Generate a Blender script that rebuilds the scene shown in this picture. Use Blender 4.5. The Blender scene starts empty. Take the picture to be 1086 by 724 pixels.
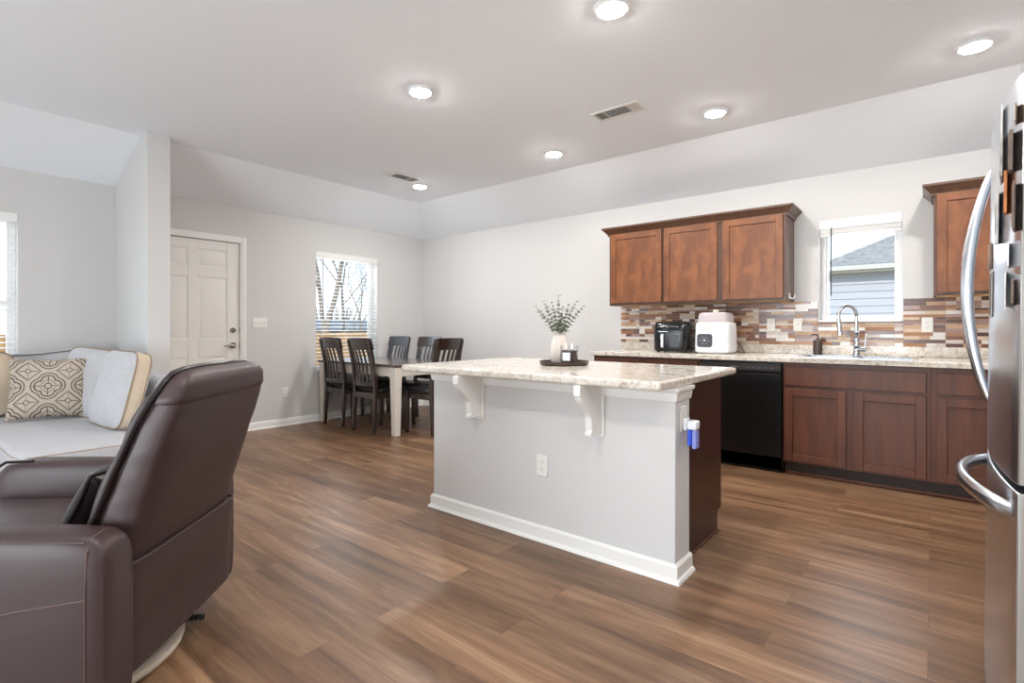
import bpy, bmesh, math, random
from mathutils import Vector, Matrix, Euler, noise

# ------------------------------------------------------------------ camera, sky, sun, exposure
S = bpy.context.scene
COL = S.collection
IMG_W, IMG_H, F_PX, HORIZON = 1086.0, 724.0, 550.0, 348.5
cam_data = bpy.data.cameras.new('camera')
cam_data.sensor_fit = 'HORIZONTAL'
cam_data.sensor_width = 36.0
cam_data.lens = 36.0 * F_PX / IMG_W
cam_data.shift_y = (HORIZON - IMG_H / 2) / IMG_W
cam_data.clip_start = 0.02
cam_data.clip_end = 300
cam = bpy.data.objects.new('camera', cam_data)
COL.objects.link(cam)
cam.location = (0, 0, 1.125)
cam.rotation_euler = (math.radians(90), 0, math.atan2(447, 550))
S.camera = cam

S.view_settings.view_transform = 'Standard'
S.view_settings.look = 'None'
S.view_settings.gamma = 1.0
S.view_settings.use_curve_mapping = False
S.view_settings.exposure = 0.39
S.cycles.use_denoising = True
S.cycles.max_bounces = 10
S.cycles.diffuse_bounces = 6
S.cycles.transparent_max_bounces = 16
S.cycles.sample_clamp_indirect = 6.0

LAMP_POWER = 350.0       # emission strength of a recessed lamp's lens
LAMP_COLOR = (1.0, 0.965, 0.92, 1)
FILL_NEAR = 140.0         # fill light at an added sliding door behind the camera, out of view
WIN_LIVING = 20.0        # daylight through the living room window, also scales the added rear fill
WIN_DINING = 14.0
WIN_KITCHEN = 8.0

world = bpy.data.worlds.new('sky')
S.world = world
world.use_nodes = True
wn = world.node_tree.nodes
wl = world.node_tree.links
wn.clear()
w_out = wn.new('ShaderNodeOutputWorld')
w_bg = wn.new('ShaderNodeBackground')
w_geo = wn.new('ShaderNodeTexCoord')
w_sep = wn.new('ShaderNodeSeparateXYZ')
w_ramp = wn.new('ShaderNodeValToRGB')
w_ramp.color_ramp.elements[0].position = 0.0
w_ramp.color_ramp.elements[0].color = (0.80, 0.89, 0.97, 1)
w_ramp.color_ramp.elements[1].position = 0.45
w_ramp.color_ramp.elements[1].color = (0.36, 0.60, 0.90, 1)
wl.new(w_geo.outputs['Generated'], w_sep.inputs[0])
wl.new(w_sep.outputs['Z'], w_ramp.inputs[0])
wl.new(w_ramp.outputs['Color'], w_bg.inputs['Color'])
w_bg.inputs['Strength'].default_value = 1.25
wl.new(w_bg.outputs[0], w_out.inputs[0])

sun_data = bpy.data.lights.new('sun', 'SUN')
sun_data.energy = 2.0
sun_data.angle = math.radians(0.6)
sun_data.color = (1.0, 0.94, 0.84)
sun = bpy.data.objects.new('sun', sun_data)
COL.objects.link(sun)
sun.location = (6, -10, 7)
sun.rotation_euler = (Vector((6, -10, 7))).to_track_quat('Z', 'Y').to_euler()


def window_light(name, loc, direction, sx, sy, power, color=(0.88, 0.95, 1.0)):
    d = bpy.data.lights.new(name, 'AREA')
    d.shape = 'RECTANGLE'
    d.size, d.size_y = sx, sy
    d.energy = power
    d.color = color
    o = bpy.data.objects.new(name, d)
    COL.objects.link(o)
    o.location = loc
    o.rotation_euler = Vector(direction).to_track_quat('-Z', 'Z').to_euler()
    return o


# room: x left wall -5.86, far (kitchen) wall y 5.13, right wall x .95, near wall y -3.4
XL, YF, XR, YN = -5.86, 5.13, 0.95, -3.4
ZW, ZC, CLIP = 2.44, 2.74, 0.72
window_light('fill_added_door', (-1.8, YN - 0.25, 1.05), (0, 1, 0.28), 3.0, 1.9, FILL_NEAR)  # area light outside the added door, brightens the room from behind
window_light('daylight_living_window', (XL - 0.25, 0.0, 1.40), (1, 0, -0.1), 1.5, 1.4, WIN_LIVING * 0.6, (0.96, 0.98, 1.0))
window_light('fill_added_rear_window', (XL - 0.25, -2.2, 1.40), (1, 0.45, -0.1), 1.3, 1.4, WIN_LIVING, (0.96, 0.98, 1.0))  # area light outside the added rear window, brightens the partition face
window_light('daylight_dining_window', (XL - 0.45, 3.86, 1.9), (1, 0, -0.35), 0.9, 0.9, WIN_DINING)
window_light('daylight_kitchen_window', (-0.48, YF + 0.5, 2.0), (0, -1, -0.45), 0.6, 0.6, WIN_KITCHEN)

# ------------------------------------------------------------------ helpers
WORLD = {}
random.seed(4)


class MB:
    """collects shapes in a bmesh and links them as one object"""

    def __init__(self):
        self.bm = bmesh.new()
        self.mi = 0

    def face(self, vs):
        try:
            f = self.bm.faces.new(vs)
            f.material_index = self.mi
            return f
        except ValueError:
            return None

    def box(self, x0, x1, y0, y1, z0, z1, M=None):
        c = [Vector((x, y, z)) for z in (z0, z1) for x, y in ((x0, y0), (x1, y0), (x1, y1), (x0, y1))]
        if M:
            c = [M @ p for p in c]
        v = [self.bm.verts.new(p) for p in c]
        for q in ((3, 2, 1, 0), (4, 5, 6, 7), (0, 1, 5, 4), (1, 2, 6, 5), (2, 3, 7, 6), (3, 0, 4, 7)):
            self.face([v[i] for i in q])
        return self

    def prism(self, pts, vec):
        a = [self.bm.verts.new(Vector(p)) for p in pts]
        b = [self.bm.verts.new(Vector(p) + Vector(vec)) for p in pts]
        n = len(pts)
        self.face(a[::-1])
        self.face(b)
        for i in range(n):
            self.face([a[i], a[(i + 1) % n], b[(i + 1) % n], b[i]])
        return self

    def loft(self, rings, cap=True):
        vs = [[self.bm.verts.new(Vector(p)) for p in r] for r in rings]
        n = len(vs[0])
        for a, b in zip(vs, vs[1:]):
            for i in range(n):
                self.face([a[i], a[(i + 1) % n], b[(i + 1) % n], b[i]])
        if cap:
            self.face(vs[0][::-1])
            self.face(vs[-1])
        return self

    def tube(self, pts, r, seg=8, closed=False, cap=True, sx=1.0):
        pts = [Vector(p) for p in pts]
        n = len(pts)
        rr = r if isinstance(r, (list, tuple)) else [r] * n
        rings = []
        up = None
        for i, p in enumerate(pts):
            if closed:
                t = pts[(i + 1) % n] - pts[i - 1]
            else:
                t = pts[min(i + 1, n - 1)] - pts[max(i - 1, 0)]
            t.normalize()
            if up is None:
                up = t.orthogonal().normalized() if abs(t.z) > 0.95 else Vector((0, 0, 1))
            s = t.cross(up)
            if s.length < 1e-5:
                s = t.orthogonal()
            s.normalize()
            up = s.cross(t).normalized()
            rings.append([p + (s * math.cos(a) * sx + up * math.sin(a)) * rr[i] for a in [2 * math.pi * k / seg for k in range(seg)]])
        if closed:
            rings.append(rings[0])
            self.loft(rings, cap=False)
        else:
            self.loft(rings, cap=cap)
        return self

    def cyl(self, p0, p1, r0, r1=None, seg=16):
        return self.tube([p0, p1], [r0, r0 if r1 is None else r1], seg)

    def lathe(self, prof, seg=32, c=(0, 0, 0), fr=None):
        rings = []
        for r, z in prof:
            ring = []
            for k in range(seg):
                a = 2 * math.pi * k / seg
                q = r * (fr(a, z) if fr else 1)
                ring.append((c[0] + q * math.cos(a), c[1] + q * math.sin(a), c[2] + z))
            rings.append(ring)
        return self.loft(rings)

    def grid(self, f, nu, nv, matf=None):
        v = [[self.bm.verts.new(Vector(f(i / nu, j / nv))) for j in range(nv + 1)] for i in range(nu + 1)]
        for i in range(nu):
            for j in range(nv):
                if matf:
                    self.mi = matf((i + .5) / nu, (j + .5) / nv)
                self.face([v[i][j], v[i + 1][j], v[i + 1][j + 1], v[i][j + 1]])
        return self

    def quad(self, a, b, c, d):
        self.face([self.bm.verts.new(Vector(p)) for p in (a, b, c, d)])
        return self

    def merge(self, dist=1e-5):
        bmesh.ops.remove_doubles(self.bm, verts=self.bm.verts, dist=dist)
        return self

    def build(self, name, mats, parent=None, bevel=0.0, seg=2, angle=35, sub=0, world=True, flip=True):
        if not isinstance(mats, (list, tuple)):
            mats = [mats]
        if flip:
            bmesh.ops.recalc_face_normals(self.bm, faces=self.bm.faces)
        loc = None
        if parent is not None:
            if world:
                bmesh.ops.transform(self.bm, matrix=WORLD[parent.name].inverted(), verts=self.bm.verts)
        else:
            lo = [min(v.co[i] for v in self.bm.verts) for i in range(3)]
            hi = [max(v.co[i] for v in self.bm.verts) for i in range(3)]
            loc = Vector(((lo[0] + hi[0]) / 2, (lo[1] + hi[1]) / 2, lo[2]))
            bmesh.ops.translate(self.bm, verts=self.bm.verts, vec=-loc)
        me = bpy.data.meshes.new(name)
        self.bm.to_mesh(me)
        self.bm.free()
        for m in mats:
            me.materials.append(m)
        me.shade_smooth()
        me.set_sharp_from_angle(angle=math.radians(angle))
        o = bpy.data.objects.new(name, me)
        COL.objects.link(o)
        if parent is not None:
            o.parent = parent
            WORLD[o.name] = WORLD[parent.name].copy()
        else:
            o.location = loc
            WORLD[o.name] = Matrix.Translation(loc)
        if bevel > 0:
            b = o.modifiers.new('bevel', 'BEVEL')
            b.width = bevel
            b.segments = seg
            b.limit_method = 'ANGLE'
            b.angle_limit = math.radians(40)
        if sub:
            s = o.modifiers.new('smooth', 'SUBSURF')
            s.levels = s.render_levels = sub
        return o


def tag(o, label=None, cat=None, group=None, kind=None):
    if label:
        o['label'] = label
    if cat:
        o['category'] = cat
    if group:
        o['group'] = group
    if kind:
        o['kind'] = kind
    return o


def thing(name, loc, label, cat, rz=0.0, group=None, rot=None):
    o = bpy.data.objects.new(name, None)
    o.empty_display_size = 0.1
    COL.objects.link(o)
    o.location = loc
    o.rotation_euler = rot if rot else (0, 0, rz)
    WORLD[o.name] = Matrix.LocRotScale(Vector(loc), Euler(o.rotation_euler), None)
    return tag(o, label, cat, group)


def dup(root, loc, rz, label=None):
    r = root.copy()
    COL.objects.link(r)
    r.location = loc
    r.rotation_euler = (0, 0, rz)
    if label:
        r['label'] = label
    for ch in list(root.children):
        c = ch.copy()
        COL.objects.link(c)
        c.parent = r
        for g in list(ch.children):
            d = g.copy()
            COL.objects.link(d)
            d.parent = c
    return r


def structure(o):
    return tag(o, kind='structure')


def srgb(r, g, b):
    def f(c):
        c /= 255.0
        return c / 12.92 if c <= 0.04045 else ((c + 0.055) / 1.055) ** 2.4
    return (f(r), f(g), f(b), 1)


# ------------------------------------------------------------------ materials
def mat(name, col, rough=0.5, metal=0.0, spec=0.5, bump=0.0, bscale=60.0, coat=0.0, var=0.0, vscale=6.0, vstretch=(1, 1, 1), emit=0.0, alpha=1.0, sheen=0.0):
    m = bpy.data.materials.new(name)
    m.use_nodes = True
    nt = m.node_tree
    b = nt.nodes['Principled BSDF']
    b.inputs['Base Color'].default_value = col
    b.inputs['Roughness'].default_value = rough
    b.inputs['Metallic'].default_value = metal
    b.inputs['Specular IOR Level'].default_value = spec
    b.inputs['Coat Weight'].default_value = coat
    b.inputs['Coat Roughness'].default_value = 0.08
    b.inputs['Alpha'].default_value = alpha
    b.inputs['Sheen Weight'].default_value = sheen
    if emit:
        b.inputs['Emission Color'].default_value = col
        b.inputs['Emission Strength'].default_value = emit
    tc = nt.nodes.new('ShaderNodeTexCoord')
    if var:
        mp = nt.nodes.new('ShaderNodeMapping')
        mp.inputs['Scale'].default_value = vstretch
        nz = nt.nodes.new('ShaderNodeTexNoise')
        nz.inputs['Scale'].default_value = vscale
        nz.inputs['Detail'].default_value = 6
        rp = nt.nodes.new('ShaderNodeValToRGB')
        rp.color_ramp.elements[0].position = 0.3
        rp.color_ramp.elements[1].position = 0.7
        rp.color_ramp.elements[0].color = tuple(c * (1 - var) for c in col[:3]) + (1,)
        rp.color_ramp.elements[1].color = tuple(min(1, c * (1 + var)) for c in col[:3]) + (1,)
        nt.links.new(tc.outputs['Object'], mp.inputs[0])
        nt.links.new(mp.outputs[0], nz.inputs['Vector'])
        nt.links.new(nz.outputs['Fac'], rp.inputs[0])
        nt.links.new(rp.outputs[0], b.inputs['Base Color'])
    if bump:
        n2 = nt.nodes.new('ShaderNodeTexNoise')
        n2.inputs['Scale'].default_value = bscale
        n2.inputs['Detail'].default_value = 3
        bp = nt.nodes.new('ShaderNodeBump')
        bp.inputs['Strength'].default_value = bump
        bp.inputs['Distance'].default_value = 0.01
        nt.links.new(tc.outputs['Object'], n2.inputs['Vector'])
        nt.links.new(n2.outputs['Fac'], bp.inputs['Height'])
        nt.links.new(bp.outputs[0], b.inputs['Normal'])
    return m


def glass_mat(name, tint=(1, 1, 1, 1), refl=0.08):
    m = bpy.data.materials.new(name)
    m.use_nodes = True
    nt = m.node_tree
    nt.nodes.clear()
    out = nt.nodes.new('ShaderNodeOutputMaterial')
    tr = nt.nodes.new('ShaderNodeBsdfTransparent')
    tr.inputs[0].default_value = tint
    gl = nt.nodes.new('ShaderNodeBsdfGlossy')
    gl.inputs['Roughness'].default_value = 0.02
    mx = nt.nodes.new('ShaderNodeMixShader')
    fr = nt.nodes.new('ShaderNodeLayerWeight')
    fr.inputs[0].default_value = refl
    nt.links.new(fr.outputs['Fresnel'], mx.inputs[0])
    nt.links.new(tr.outputs[0], mx.inputs[1])
    nt.links.new(gl.outputs[0], mx.inputs[2])
    nt.links.new(mx.outputs[0], out.inputs[0])
    return m


def emit_mat(name, col, strength):
    m = bpy.data.materials.new(name)
    m.use_nodes = True
    nt = m.node_tree
    nt.nodes.clear()
    out = nt.nodes.new('ShaderNodeOutputMaterial')
    e = nt.nodes.new('ShaderNodeEmission')
    e.inputs[0].default_value = col
    e.inputs[1].default_value = strength
    nt.links.new(e.outputs[0], out.inputs[0])
    return m


def floor_mat():
    m = bpy.data.materials.new('vinyl_planks')
    m.use_nodes = True
    nt = m.node_tree
    N, L = nt.nodes.new, nt.links.new
    b = nt.nodes['Principled BSDF']
    tc = N('ShaderNodeTexCoord')
    br = N('ShaderNodeTexBrick')
    br.offset = 0.37
    br.offset_frequency = 2
    br.inputs['Scale'].default_value = 1.0
    br.inputs['Brick Width'].default_value = 1.22
    br.inputs['Row Height'].default_value = 0.181
    br.inputs['Mortar Size'].default_value = 0.0012
    br.inputs['Mortar Smooth'].default_value = 0.3
    br.inputs['Color1'].default_value = (0, 0, 0, 1)
    br.inputs['Color2'].default_value = (1, 1, 1, 1)
    br.inputs['Mortar'].default_value = (0.5, 0.5, 0.5, 1)
    L(tc.outputs['Object'], br.inputs['Vector'])
    sep = N('ShaderNodeSeparateColor')
    L(br.outputs['Color'], sep.inputs[0])
    wv = N('ShaderNodeMath'); wv.operation = 'MULTIPLY'; wv.inputs[1].default_value = 37.0
    L(sep.outputs[0], wv.inputs[0])
    # long grain
    mp = N('ShaderNodeMapping'); mp.inputs['Scale'].default_value = (0.75, 8.5, 1.0)
    L(tc.outputs['Object'], mp.inputs[0])
    n1 = N('ShaderNodeTexNoise'); n1.noise_dimensions = '4D'
    n1.inputs['Scale'].default_value = 1.6; n1.inputs['Detail'].default_value = 7; n1.inputs['Roughness'].default_value = 0.62
    n1.inputs['Distortion'].default_value = 0.6
    L(mp.outputs[0], n1.inputs['Vector']); L(wv.outputs[0], n1.inputs['W'])
    mp2 = N('ShaderNodeMapping'); mp2.inputs['Scale'].default_value = (5.0, 130.0, 1.0)
    L(tc.outputs['Object'], mp2.inputs[0])
    n2 = N('ShaderNodeTexNoise'); n2.noise_dimensions = '4D'
    n2.inputs['Scale'].default_value = 1.5; n2.inputs['Detail'].default_value = 4
    L(mp2.outputs[0], n2.inputs['Vector']); L(wv.outputs[0], n2.inputs['W'])
    r1 = N('ShaderNodeValToRGB')
    e = r1.color_ramp.elements
    e[0].position = 0.28; e[0].color = srgb(82, 58, 41)
    e[1].position = 0.75; e[1].color = srgb(162, 131, 103)
    e2 = r1.color_ramp.elements.new(0.5); e2.color = srgb(124, 92, 67)
    L(n1.outputs['Fac'], r1.inputs[0])
    # fine grain multiply
    r2 = N('ShaderNodeMapRange'); r2.inputs[1].default_value = 0.3; r2.inputs[2].default_value = 0.7
    r2.inputs[3].default_value = 0.80; r2.inputs[4].default_value = 1.14
    L(n2.outputs['Fac'], r2.inputs[0])
    mx = N('ShaderNodeMix'); mx.data_type = 'RGBA'; mx.blend_type = 'MULTIPLY'; mx.inputs[0].default_value = 1.0
    L(r1.outputs[0], mx.inputs[6]); L(r2.outputs[0], mx.inputs[7])
    # plank to plank tone
    r3 = N('ShaderNodeMapRange'); r3.inputs[3].default_value = 0.74; r3.inputs[4].default_value = 1.16
    L(sep.outputs[0], r3.inputs[0])
    mx2 = N('ShaderNodeMix'); mx2.data_type = 'RGBA'; mx2.blend_type = 'MULTIPLY'; mx2.inputs[0].default_value = 1.0
    L(mx.outputs[2], mx2.inputs[6]); L(r3.outputs[0], mx2.inputs[7])
    # joints
    mx3 = N('ShaderNodeMix'); mx3.data_type = 'RGBA'
    mx3.inputs[7].default_value = srgb(70, 50, 38)
    jf = N('ShaderNodeMath'); jf.operation = 'MULTIPLY'; jf.inputs[1].default_value = 0.6
    L(br.outputs['Fac'], jf.inputs[0])
    L(jf.outputs[0], mx3.inputs[0]); L(mx2.outputs[2], mx3.inputs[6])
    L(mx3.outputs[2], b.inputs['Base Color'])
    b.inputs['Roughness'].default_value = 0.36
    b.inputs['Specular IOR Level'].default_value = 0.45
    bp = N('ShaderNodeBump'); bp.inputs['Strength'].default_value = 0.08; bp.inputs['Distance'].default_value = 0.004
    L(n2.outputs['Fac'], bp.inputs['Height']); L(bp.outputs[0], b.inputs['Normal'])
    return m


def granite_mat():
    m = bpy.data.materials.new('granite')
    m.use_nodes = True
    nt = m.node_tree
    N, L = nt.nodes.new, nt.links.new
    b = nt.nodes['Principled BSDF']
    tc = N('ShaderNodeTexCoord')
    n1 = N('ShaderNodeTexNoise'); n1.inputs['Scale'].default_value = 17; n1.inputs['Detail'].default_value = 8; n1.inputs['Roughness'].default_value = 0.7
    n1.inputs['Distortion'].default_value = 1.2
    L(tc.outputs['Object'], n1.inputs['Vector'])
    r1 = N('ShaderNodeValToRGB')
    e = r1.color_ramp.elements
    e[0].position = 0.30; e[0].color = srgb(158, 145, 132)
    e[1].position = 0.66; e[1].color = srgb(232, 227, 219)
    k = e.new(0.42); k.color = srgb(204, 193, 179)
    k = e.new(0.52); k.color = srgb(222, 215, 205)
    L(n1.outputs['Fac'], r1.inputs[0])
    n2 = N('ShaderNodeTexNoise'); n2.inputs['Scale'].default_value = 70; n2.inputs['Detail'].default_value = 4; n2.inputs['Roughness'].default_value = 0.6
    L(tc.outputs['Object'], n2.inputs['Vector'])
    r2 = N('ShaderNodeValToRGB')
    e = r2.color_ramp.elements
    e[0].position = 0.30; e[0].color = (0.22, 0.19, 0.17, 1)
    e[1].position = 0.46; e[1].color = (1, 1, 1, 1)
    L(n2.outputs['Fac'], r2.inputs[0])
    mx = N('ShaderNodeMix'); mx.data_type = 'RGBA'; mx.blend_type = 'MULTIPLY'; mx.inputs[0].default_value = 0.6
    L(r1.outputs[0], mx.inputs[6]); L(r2.outputs[0], mx.inputs[7])
    L(mx.outputs[2], b.inputs['Base Color'])
    b.inputs['Roughness'].default_value = 0.12
    b.inputs['Specular IOR Level'].default_value = 0.5
    return m


def wood_mat(name, c0, c1, rough=0.38, stretch=(9, 9, 0.9), scale=2.6, coat=0.15):
    m = bpy.data.materials.new(name)
    m.use_nodes = True
    nt = m.node_tree
    N, L = nt.nodes.new, nt.links.new
    b = nt.nodes['Principled BSDF']
    tc = N('ShaderNodeTexCoord')
    mp = N('ShaderNodeMapping'); mp.inputs['Scale'].default_value = stretch
    L(tc.outputs['Object'], mp.inputs[0])
    n1 = N('ShaderNodeTexNoise'); n1.inputs['Scale'].default_value = scale; n1.inputs['Detail'].default_value = 6; n1.inputs['Distortion'].default_value = 0.8
    L(mp.outputs[0], n1.inputs['Vector'])
    r = N('ShaderNodeValToRGB')
    r.color_ramp.elements[0].position = 0.3; r.color_ramp.elements[0].color = c0
    r.color_ramp.elements[1].position = 0.7; r.color_ramp.elements[1].color = c1
    L(n1.outputs['Fac'], r.inputs[0]); L(r.outputs[0], b.inputs['Base Color'])
    b.inputs['Roughness'].default_value = rough
    b.inputs['Coat Weight'].default_value = coat
    b.inputs['Coat Roughness'].default_value = 0.25
    return m


def leather_mat(name, col, rough=0.4, bump=0.12, spec=0.5):
    m = mat(name, col, rough, bump=0, spec=spec)
    nt = m.node_tree
    N, L = nt.nodes.new, nt.links.new
    b = nt.nodes['Principled BSDF']
    tc = N('ShaderNodeTexCoord')
    v = N('ShaderNodeTexVoronoi'); v.inputs['Scale'].default_value = 420
    n = N('ShaderNodeTexNoise'); n.inputs['Scale'].default_value = 7; n.inputs['Detail'].default_value = 3
    L(tc.outputs['Object'], v.inputs['Vector']); L(tc.outputs['Object'], n.inputs['Vector'])
    ad = N('ShaderNodeMath'); ad.operation = 'MULTIPLY_ADD'; ad.inputs[1].default_value = 0.06
    L(v.outputs['Distance'], ad.inputs[0]); L(n.outputs['Fac'], ad.inputs[2])
    bp = N('ShaderNodeBump'); bp.inputs['Strength'].default_value = bump; bp.inputs['Distance'].default_value = 0.02
    L(ad.outputs[0], bp.inputs['Height']); L(bp.outputs[0], b.inputs['Normal'])
    return m


M = {}
M['wall'] = mat('wall_paint', srgb(211, 210, 209), 0.75, spec=0.2, bump=0.04, bscale=140)
M['ceiling'] = mat('ceiling_paint', srgb(244, 248, 253), 0.85, spec=0.1, bump=0.05, bscale=160)
M['trim'] = mat('white_trim', srgb(238, 237, 234), 0.35, spec=0.4)
M['door'] = mat('white_door', srgb(236, 234, 230), 0.4, spec=0.4)
M['vinyl'] = mat('white_vinyl', srgb(240, 240, 240), 0.35)
M['blind'] = mat('blind_slats', srgb(240, 240, 238), 0.45)
M['floor'] = floor_mat()
M['granite'] = granite_mat()
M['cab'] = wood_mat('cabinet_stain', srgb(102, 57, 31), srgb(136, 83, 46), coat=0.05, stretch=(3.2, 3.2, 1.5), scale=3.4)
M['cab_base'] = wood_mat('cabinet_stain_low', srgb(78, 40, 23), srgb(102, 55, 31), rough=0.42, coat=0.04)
M['cab_dark'] = wood_mat('cabinet_edge_stain', srgb(78, 50, 36), srgb(98, 66, 46))
M['toe'] = wood_mat('toe_kick', srgb(38, 24, 18), srgb(50, 32, 24), rough=0.6)
M['maple'] = wood_mat('raw_maple', srgb(205, 165, 115), srgb(222, 185, 135), rough=0.6, coat=0)
M['black_gloss'] = mat('black_gloss', srgb(14, 14, 16), 0.16)
M['black_app'] = mat('black_appliance', srgb(13, 13, 15), 0.3, spec=0.4)
M['panel_dark'] = mat('control_strip', srgb(58, 53, 50), 0.3, metal=0.4)
M['black'] = mat('black_plastic', srgb(24, 24, 25), 0.45)
M['grey_dark'] = mat('dark_grey_plastic', srgb(72, 75, 82), 0.4)
M['white_plastic'] = mat('white_plastic', srgb(234, 237, 241), 0.35)
M['plate'] = mat('switch_plate', srgb(236, 234, 229), 0.4)
M['slot'] = mat('socket_slot', srgb(120, 117, 112), 0.5)
M['steel'] = mat('stainless_steel', srgb(200, 203, 208), 0.24, metal=1.0)
M['steel_brushed'] = mat('brushed_stainless', srgb(214, 218, 224), 0.24, metal=1.0, bump=0.01, bscale=30)
M['chrome'] = mat('polished_chrome', srgb(205, 208, 212), 0.12, metal=1.0)
M['nickel'] = mat('satin_nickel', srgb(150, 146, 140), 0.3, metal=1.0)
M['fridge_edge'] = mat('fridge_side_paint', srgb(158, 155, 150), 0.4, metal=0.2)
M['gasket'] = mat('gasket', srgb(70, 72, 76), 0.6)
M['leather'] = leather_mat('brown_leather', srgb(63, 48, 48), 0.42, spec=0.4)
M['leather_black'] = leather_mat('black_leather', srgb(34, 27, 28), 0.3, bump=0.25)
M['thread'] = mat('seam_thread', srgb(92, 70, 66), 0.6)
M['piping'] = mat('dark_piping', srgb(28, 20, 21), 0.3)
M['ringwood'] = mat('cream_base', srgb(205, 192, 176), 0.5, var=0.06)
M['fabric'] = mat('grey_linen', srgb(184, 184, 187), 0.9, spec=0.15, bump=0.25, bscale=320, var=0.05, vscale=40, sheen=0.2)
M['fabric_beige'] = mat('beige_linen', srgb(205, 188, 166), 0.9, spec=0.15, bump=0.25, bscale=320, var=0.05, vscale=40, sheen=0.2)
M['welt'] = mat('welt_cord', srgb(150, 132, 112), 0.9)
M['pillow_ground'] = mat('pillow_taupe', srgb(188, 176, 161), 0.9, spec=0.15, bump=0.2, bscale=300)
M['pillow_line'] = mat('pillow_print', srgb(108, 97, 88), 0.9, spec=0.15, bump=0.2, bscale=300)
M['chair_wood'] = wood_mat('espresso_wood', srgb(38, 27, 24), srgb(54, 39, 33), rough=0.25, coat=0.8)
M['chair_seat'] = mat('black_vinyl_seat', srgb(26, 25, 28), 0.32, bump=0.05, bscale=40)
M['table_cream'] = mat('cream_paint', srgb(216, 209, 199), 0.4)
M['table_top'] = wood_mat('dark_table_top', srgb(74, 62, 58), srgb(96, 82, 76), rough=0.18, stretch=(0.9, 9, 9), coat=0.8)
M['tray'] = mat('dark_wood_tray', srgb(58, 42, 33), 0.4, var=0.15, vscale=20)
M['vase'] = mat('white_ceramic', srgb(214, 206, 199), 0.45)
M['leaf'] = mat('eucalyptus_leaf', srgb(116, 128, 108), 0.6, var=0.2, vscale=30)
M['stem'] = mat('eucalyptus_stem', srgb(120, 108, 84), 0.7)
M['wax'] = mat('dark_candle', srgb(62, 50, 46), 0.35, coat=0.5)
M['glass'] = glass_mat('window_glass')
M['jar'] = glass_mat('jar_glass', (0.97, 0.97, 0.98, 1), 0.05)
M['lid_clear'] = mat('smoky_lid', srgb(214, 203, 206), 0.15, alpha=0.75)
M['flame'] = emit_mat('candle_flame', (1.0, 0.72, 0.36, 1), 5.0)
M['lens'] = emit_mat('lamp_lens', LAMP_COLOR, LAMP_POWER)
M['vent'] = mat('vent_white', srgb(228, 226, 222), 0.5)
M['vent_dark'] = mat('vent_shadow', srgb(120, 119, 118), 0.7)
M['blue'] = mat('blue_liquid', srgb(46, 84, 214), 0.2)
M['blue_pale'] = mat('pale_blue_plastic', srgb(150, 160, 236), 0.25, alpha=0.85)
M['soap'] = mat('bronze_bottle', srgb(70, 56, 48), 0.3)
M['hook'] = mat('white_hook', srgb(240, 240, 240), 0.3)
TILE = [('tile_white', (222, 216, 210)), ('tile_marble', (203, 192, 186)), ('tile_tan', (186, 152, 122)), ('tile_caramel', (158, 112, 78)),
        ('tile_brown', (124, 86, 66)), ('tile_cocoa', (96, 68, 58)), ('tile_mauve', (160, 132, 124)), ('tile_sand', (204, 182, 158))]
M_TILES = [mat(n, srgb(*c), 0.18 if i in (0, 4, 5, 6) else 0.4, var=0.13, vscale=25, vstretch=(1, 1, 4)) for i, (n, c) in enumerate(TILE)]
M['grout'] = mat('tile_grout', srgb(176, 162, 150), 0.9)

# ------------------------------------------------------------------ room shell
WT = 0.16


def wall_with_holes(name, axis, plane, out, a0, a1, z0, z1, holes):
    """wall slab on plane x or y with rectangular openings [(a0,a1,z0,z1)]"""
    mb = MB()
    As = sorted({a0, a1, *[h[0] for h in holes], *[h[1] for h in holes]})
    Zs = sorted({z0, z1, *[h[2] for h in holes], *[h[3] for h in holes]})
    lo, hi = sorted((plane, plane + out))
    for i in range(len(As) - 1):
        for j in range(len(Zs) - 1):
            ca, cz = (As[i] + As[i + 1]) / 2, (Zs[j] + Zs[j + 1]) / 2
            if any(h[0] < ca < h[1] and h[2] < cz < h[3] for h in holes):
                continue
            if axis == 'x':
                mb.box(lo, hi, As[i], As[i + 1], Zs[j], Zs[j + 1])
            else:
                mb.box(As[i], As[i + 1], lo, hi, Zs[j], Zs[j + 1])
    mb.merge()
    # drop the doubled inner faces
    bm = mb.bm
    seen = {}
    for f in bm.faces:
        k = tuple(sorted(v.index for v in f.verts))
        seen.setdefault(k, []).append(f)
    bm.verts.index_update()
    seen = {}
    for f in bm.faces:
        k = tuple(sorted(v.index for v in f.verts))
        seen.setdefault(k, []).append(f)
    bmesh.ops.delete(bm, geom=[f for fs in seen.values() if len(fs) > 1 for f in fs], context='FACES_ONLY')
    return structure(mb.build(name, M['wall']))


W_LIV = (-0.75, 0.75, 0.60, 2.07)
W_ADDED_REAR = (-2.85, -1.55, 0.60, 2.07)  # added window, out of view, opening for the rear fill light
W_DIN = (3.41, 4.31, 0.60, 2.07)
DOOR = (1.60, 2.514, 0.0, 2.054)
W_KIT = (-0.765, -0.19, 1.18, 2.045)
W_ADDED_DOOR = (-3.3, -0.3, 0.05, 2.08)  # added sliding door, out of view, opening for the near fill light

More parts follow.
